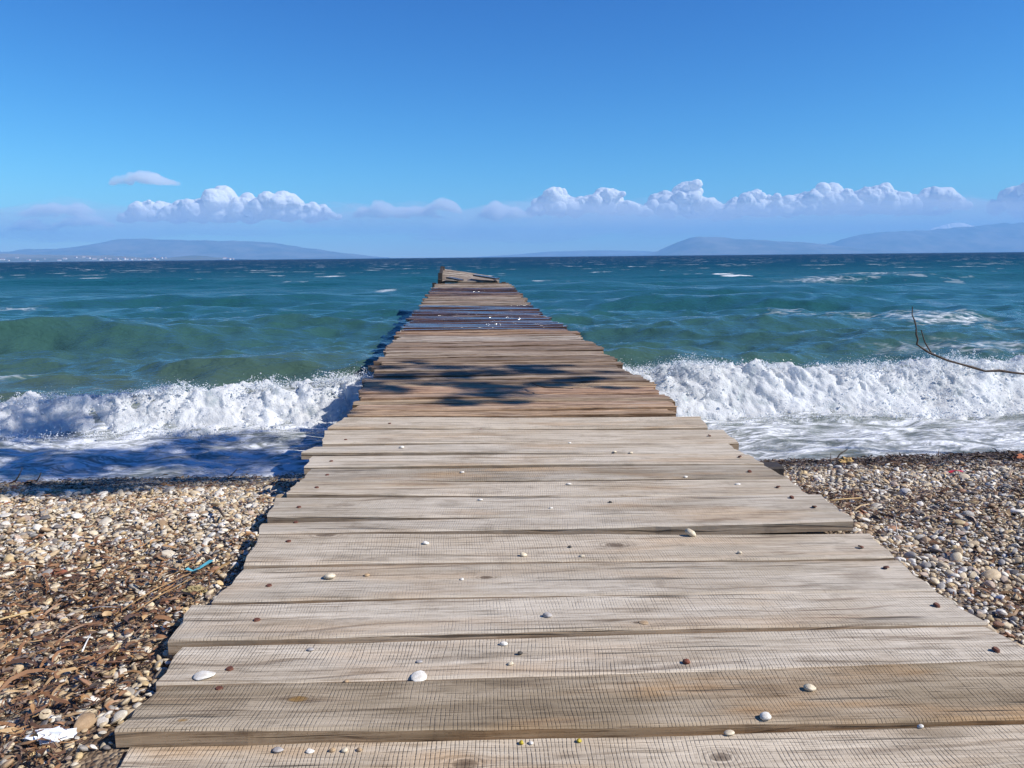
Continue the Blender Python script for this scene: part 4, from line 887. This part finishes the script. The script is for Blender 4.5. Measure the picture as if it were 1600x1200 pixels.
hill('snowy_mountain', [(1430, 372), (1455, 357), (1478, 350), (1500, 347), (1515, 351), (1540, 358), (1580, 372)], 19900, 400, M['snow'], 'snow capped peak behind the right ridge', seed=19.0, rough=.5)

def far_houses():
    bw, br = [], []
    w, d, h = .5, .4, .5
    V = [(-w, -d, 0), (w, -d, 0), (w, d, 0), (-w, d, 0), (-w, -d, h), (w, -d, h), (w, d, h), (-w, d, h)]
    wall = bpy.data.meshes.new('wall'); wall.from_pydata(V, [], [(0, 1, 5, 4), (1, 2, 6, 5), (2, 3, 7, 6), (3, 0, 4, 7), (3, 2, 1, 0), (4, 5, 6, 7)]); wall.materials.append(plain('white_render', (.80, .78, .74), .9, .06, 1))
    e = .06
    Vr = [(-w-e, -d-e, h+.005), (w+e, -d-e, h+.005), (w+e, d+e, h+.005), (-w-e, d+e, h+.005), (-w*.7, 0, h+.2), (w*.7, 0, h+.2)]
    roof = bpy.data.meshes.new('roof'); roof.from_pydata(Vr, [], [(0, 1, 5, 4), (1, 2, 5), (2, 3, 4, 5), (3, 0, 4), (3, 2, 1, 0)]); roof.materials.append(plain('roof_tiles', (.42, .22, .14), .9, .2, 3))
    rs = random.Random(8)
    spots = [3, 12, 26, 44, 58, 70, 92, 101, 118, 131, 138, 147, 158, 163, 171, 182, 186, 193, 199, 204, 210, 217, 226, 233, 240, 246, 252, 258, 351, 357, 363]
    co = bpy.data.objects['coast_left'].data; cv = np.array([v.co[:] for v in co.vertices])
    for i, px in enumerate(spots):
        D = 8250 + rs.uniform(0, 450); x, _ = ridge_point(px, 400, D)
        j = np.argmin((cv[:, 0]-x)**2+(cv[:, 1]-D)**2); z = max(float(cv[j, 2])-1.0, WATER+.2)
        sz = rs.uniform(18, 42)
        r = bpy.data.objects.new('house', None); COL.objects.link(r); r.location = (x, D, z); r.scale = (sz, sz*.8, sz*rs.uniform(.5, .9)); r.rotation_euler = (0, 0, rs.uniform(-.4, .4))
        tag(r, 'tiny white house on the far coast, left horizon', 'house', 'white houses on the far coast')
        link('wall', wall, None, r); link('roof', roof, None, r)
far_houses()

# ------------------------------------------------------------------ clouds: closed bodies of scattering air, far beyond the hills
def cloud_material(name, dens, col=(1, 1, 1)):
    n = N(name); n.t.nodes.remove(n.b); v = n.new('ShaderNodeVolumePrincipled'); v.inputs['Density'].default_value = dens
    v.inputs['Color'].default_value = (*col, 1); v.inputs['Anisotropy'].default_value = 0.0; n.t.links.new(v.outputs[0], n.out.inputs['Volume']); return n.m
def cumulus_material():
    n = N('cumulus'); d = n.new('ShaderNodeBsdfDiffuse'); t = n.new('ShaderNodeBsdfTranslucent'); m = n.new('ShaderNodeMixShader'); n.t.nodes.remove(n.b)
    d.inputs[0].default_value = (.96, .96, .96, 1); t.inputs[0].default_value = (.98, .98, .98, 1); m.inputs[0].default_value = .45
    n.t.links.new(d.outputs[0], m.inputs[1]); n.t.links.new(t.outputs[0], m.inputs[2]); n.t.links.new(m.outputs[0], n.out.inputs['Surface']); return n.m
M['cumulus'] = cumulus_material(); M['veil'] = cloud_material('veil', .00020, (.95, .97, 1.0)); M['thin_cloud'] = cloud_material('thin_cloud', .0022, (.99, .99, 1.0))
def cloud(lobes, D, label, mat, name='cloud', voxel=65, seed=0, disp=110, group=None):
    """lobes: (px, py_top, py_base, width_px) bumps of the cloud, placed D metres out"""
    rs = random.Random(seed); parts = []; Vi, Fi = ico(2); k = D/FPX
    for (px, pt, pb, w) in lobes:
        x0, zt = ridge_point(px, pt, D); _, zb = ridge_point(px, pb, D); H = zt-zb; W = w*k
        m = max(14, int(26*W/H))
        for i in range(m):
            u = rs.uniform(-.5, .5); f = 1-(2*u)**2; r = H*rs.choice([.12, .16, .22, .28, .34])*(0.6+.4*f)
            zc = zb + r*.45 + (H*f-r*1.3)*rs.random()**.8 if H*f > r*1.3 else zb+r*.45
            parts.append((Vi*np.array([r*1.25, r*1.3, r*.95])+np.array([x0+u*W, D+rs.uniform(-.35, .35)*H*2, zc]), Fi))
    V, F = merge(parts); c = np.array([V[:, 0].mean(), D, V[:, 2].min()])
    me = np_mesh(name, V-c, F); o = link(name, me, mat, None, c)
    md = o.modifiers.new('union', 'REMESH'); md.mode = 'VOXEL'; md.voxel_size = voxel
    dg = bpy.context.evaluated_depsgraph_get(); ev = o.evaluated_get(dg); m2 = bpy.data.meshes.new_from_object(ev); o.modifiers.clear(); o.data = m2
    n = len(m2.vertices); co = np.empty(n*3, np.float32); m2.vertices.foreach_get('co', co); co = co.reshape(-1, 3); no = np.empty(n*3, np.float32); m2.vertices.foreach_get('normal', no); no = no.reshape(-1, 3)
    q = co+c; d = disp*(billow(q[:, 0]/1100, q[:, 1]/1100, q[:, 2]/1100+seed, 4, .48)+.1)
    co = co+no*d[:, None]; m2.vertices.foreach_set('co', co.astype(np.float32).ravel()); m2.update()
    if not m2.materials: m2.materials.append(mat)
    return tag(o, label, 'cloud', group)
CD = 36000
cloud([(345, 291, 342, 95), (300, 306, 342, 90), (240, 312, 342, 90), (385, 304, 340, 70), (435, 300, 340, 100), (490, 317, 340, 70), (350, 322, 344, 300)], CD, 'tall white heaped cloud above the left hills', M['cumulus'], seed=1)
cloud([(80, 317, 336, 90), (118, 315, 333, 50)], 31000, 'small white cloud at the far left, upper one', M['thin_cloud'], seed=2, disp=70)
cloud([(130, 334, 354, 85)], 31000, 'flat pinkish cloud at the far left, right one of the lower two', M['thin_cloud'], seed=3, disp=60)
cloud([(48, 341, 360, 60)], 31000, 'flat pinkish cloud at the far left, left one of the lower two', M['thin_cloud'], seed=4, disp=60)
cloud([(222, 267, 288, 95)], CD, 'lone small grey cloud high above the left hills', M['thin_cloud'], seed=5, disp=60)
cloud([(590, 313, 338, 70), (690, 307, 332, 60), (640, 320, 340, 100)], 31000, 'faint broken cloud above the pier end', M['thin_cloud'], seed=6, disp=80)
cloud([(778, 312, 338, 55), (800, 320, 340, 60)], 31000, 'small pale cloud between the pier end and the right bank', M['thin_cloud'], seed=16, disp=80)
cloud([(865, 294, 334, 75), (945, 293, 332, 100), (905, 306, 334, 90), (985, 312, 334, 60)], CD, 'white heaped cloud just right of the pier end', M['cumulus'], seed=7)
cloud([(1075, 283, 336, 90), (1040, 300, 336, 80), (1115, 318, 340, 80)], CD+1500, 'tallest white cloud in the middle of the right bank', M['cumulus'], seed=8)
cloud([(1180, 297, 334, 100), (1290, 288, 332, 110), (1240, 304, 334, 110), (1370, 289, 328, 120), (1460, 292, 324, 100), (1330, 312, 334, 320)], CD, 'long white cloud bank over the right mountains', M['cumulus'], seed=9)
cloud([(1605, 284, 334, 80), (1700, 278, 332, 130), (1840, 290, 332, 150)], CD, 'white cloud cut by the right edge', M['cumulus'], seed=10)
def veil(px0, px1, pt, pb, D, label, seed):
    V, F = ico(6); x0, zt = ridge_point(px0, pt, D); x1, _ = ridge_point(px1, pt, D); _, zb = ridge_point((px0+px1)/2, pb, D); zt = ridge_point((px0+px1)/2, pt, D)[1]
    r = np.array([(x1-x0)/2, 2600, (zt-zb)/2]); V = V*r
    V = V*(1+0.35*fbm(V[:, 0]/3500+seed, V[:, 1]/3500, V[:, 2]/500, 4))[:, None]; V[:, 2] += 420*fbm(V[:, 0]/3000+seed*3, V[:, 1]/2500, seed, 4)*np.clip(V[:, 2]/r[2]+.4, 0, 1)
    tag(link('cloud', np_mesh('veil', V, F), M['veil'], None, ((x0+x1)/2, D, (zt+zb)/2)), label, 'cloud')
veil(430, 1150, 316, 376, 33000, 'pale grey cloud layer low over the horizon in the middle', 1.0)
veil(780, 1950, 308, 372, 32000, 'lavender grey cloud layer under the right cloud bank', 3.0)
veil(-300, 600, 320, 376, 33000, 'pale grey cloud layer low behind the left hills', 5.0)

# ------------------------------------------------------------------ air
def haze():
    n = N('haze_air'); n.t.nodes.remove(n.b); v = n.new('ShaderNodeVolumePrincipled'); v.inputs['Density'].default_value = 8.0e-5; v.inputs['Color'].default_value = (.28, .60, 1.0, 1)
    n.t.links.new(v.outputs[0], n.out.inputs['Volume'])
    x0, x1, y0, y1, z0, z1 = -25500, 25500, -3000, 24500, -12, 850
    V = [(x, y, z) for z in (z0, z1) for y in (y0, y1) for x in (x0, x1)]
    me = bpy.data.meshes.new('haze'); me.from_pydata(V, [], [(0, 2, 3, 1), (4, 5, 7, 6), (0, 1, 5, 4), (2, 6, 7, 3), (0, 4, 6, 2), (1, 3, 7, 5)]); me.update()
    tag(link('haze', me, n.m), 'thin blue haze over the bay', kind='stuff')
haze()
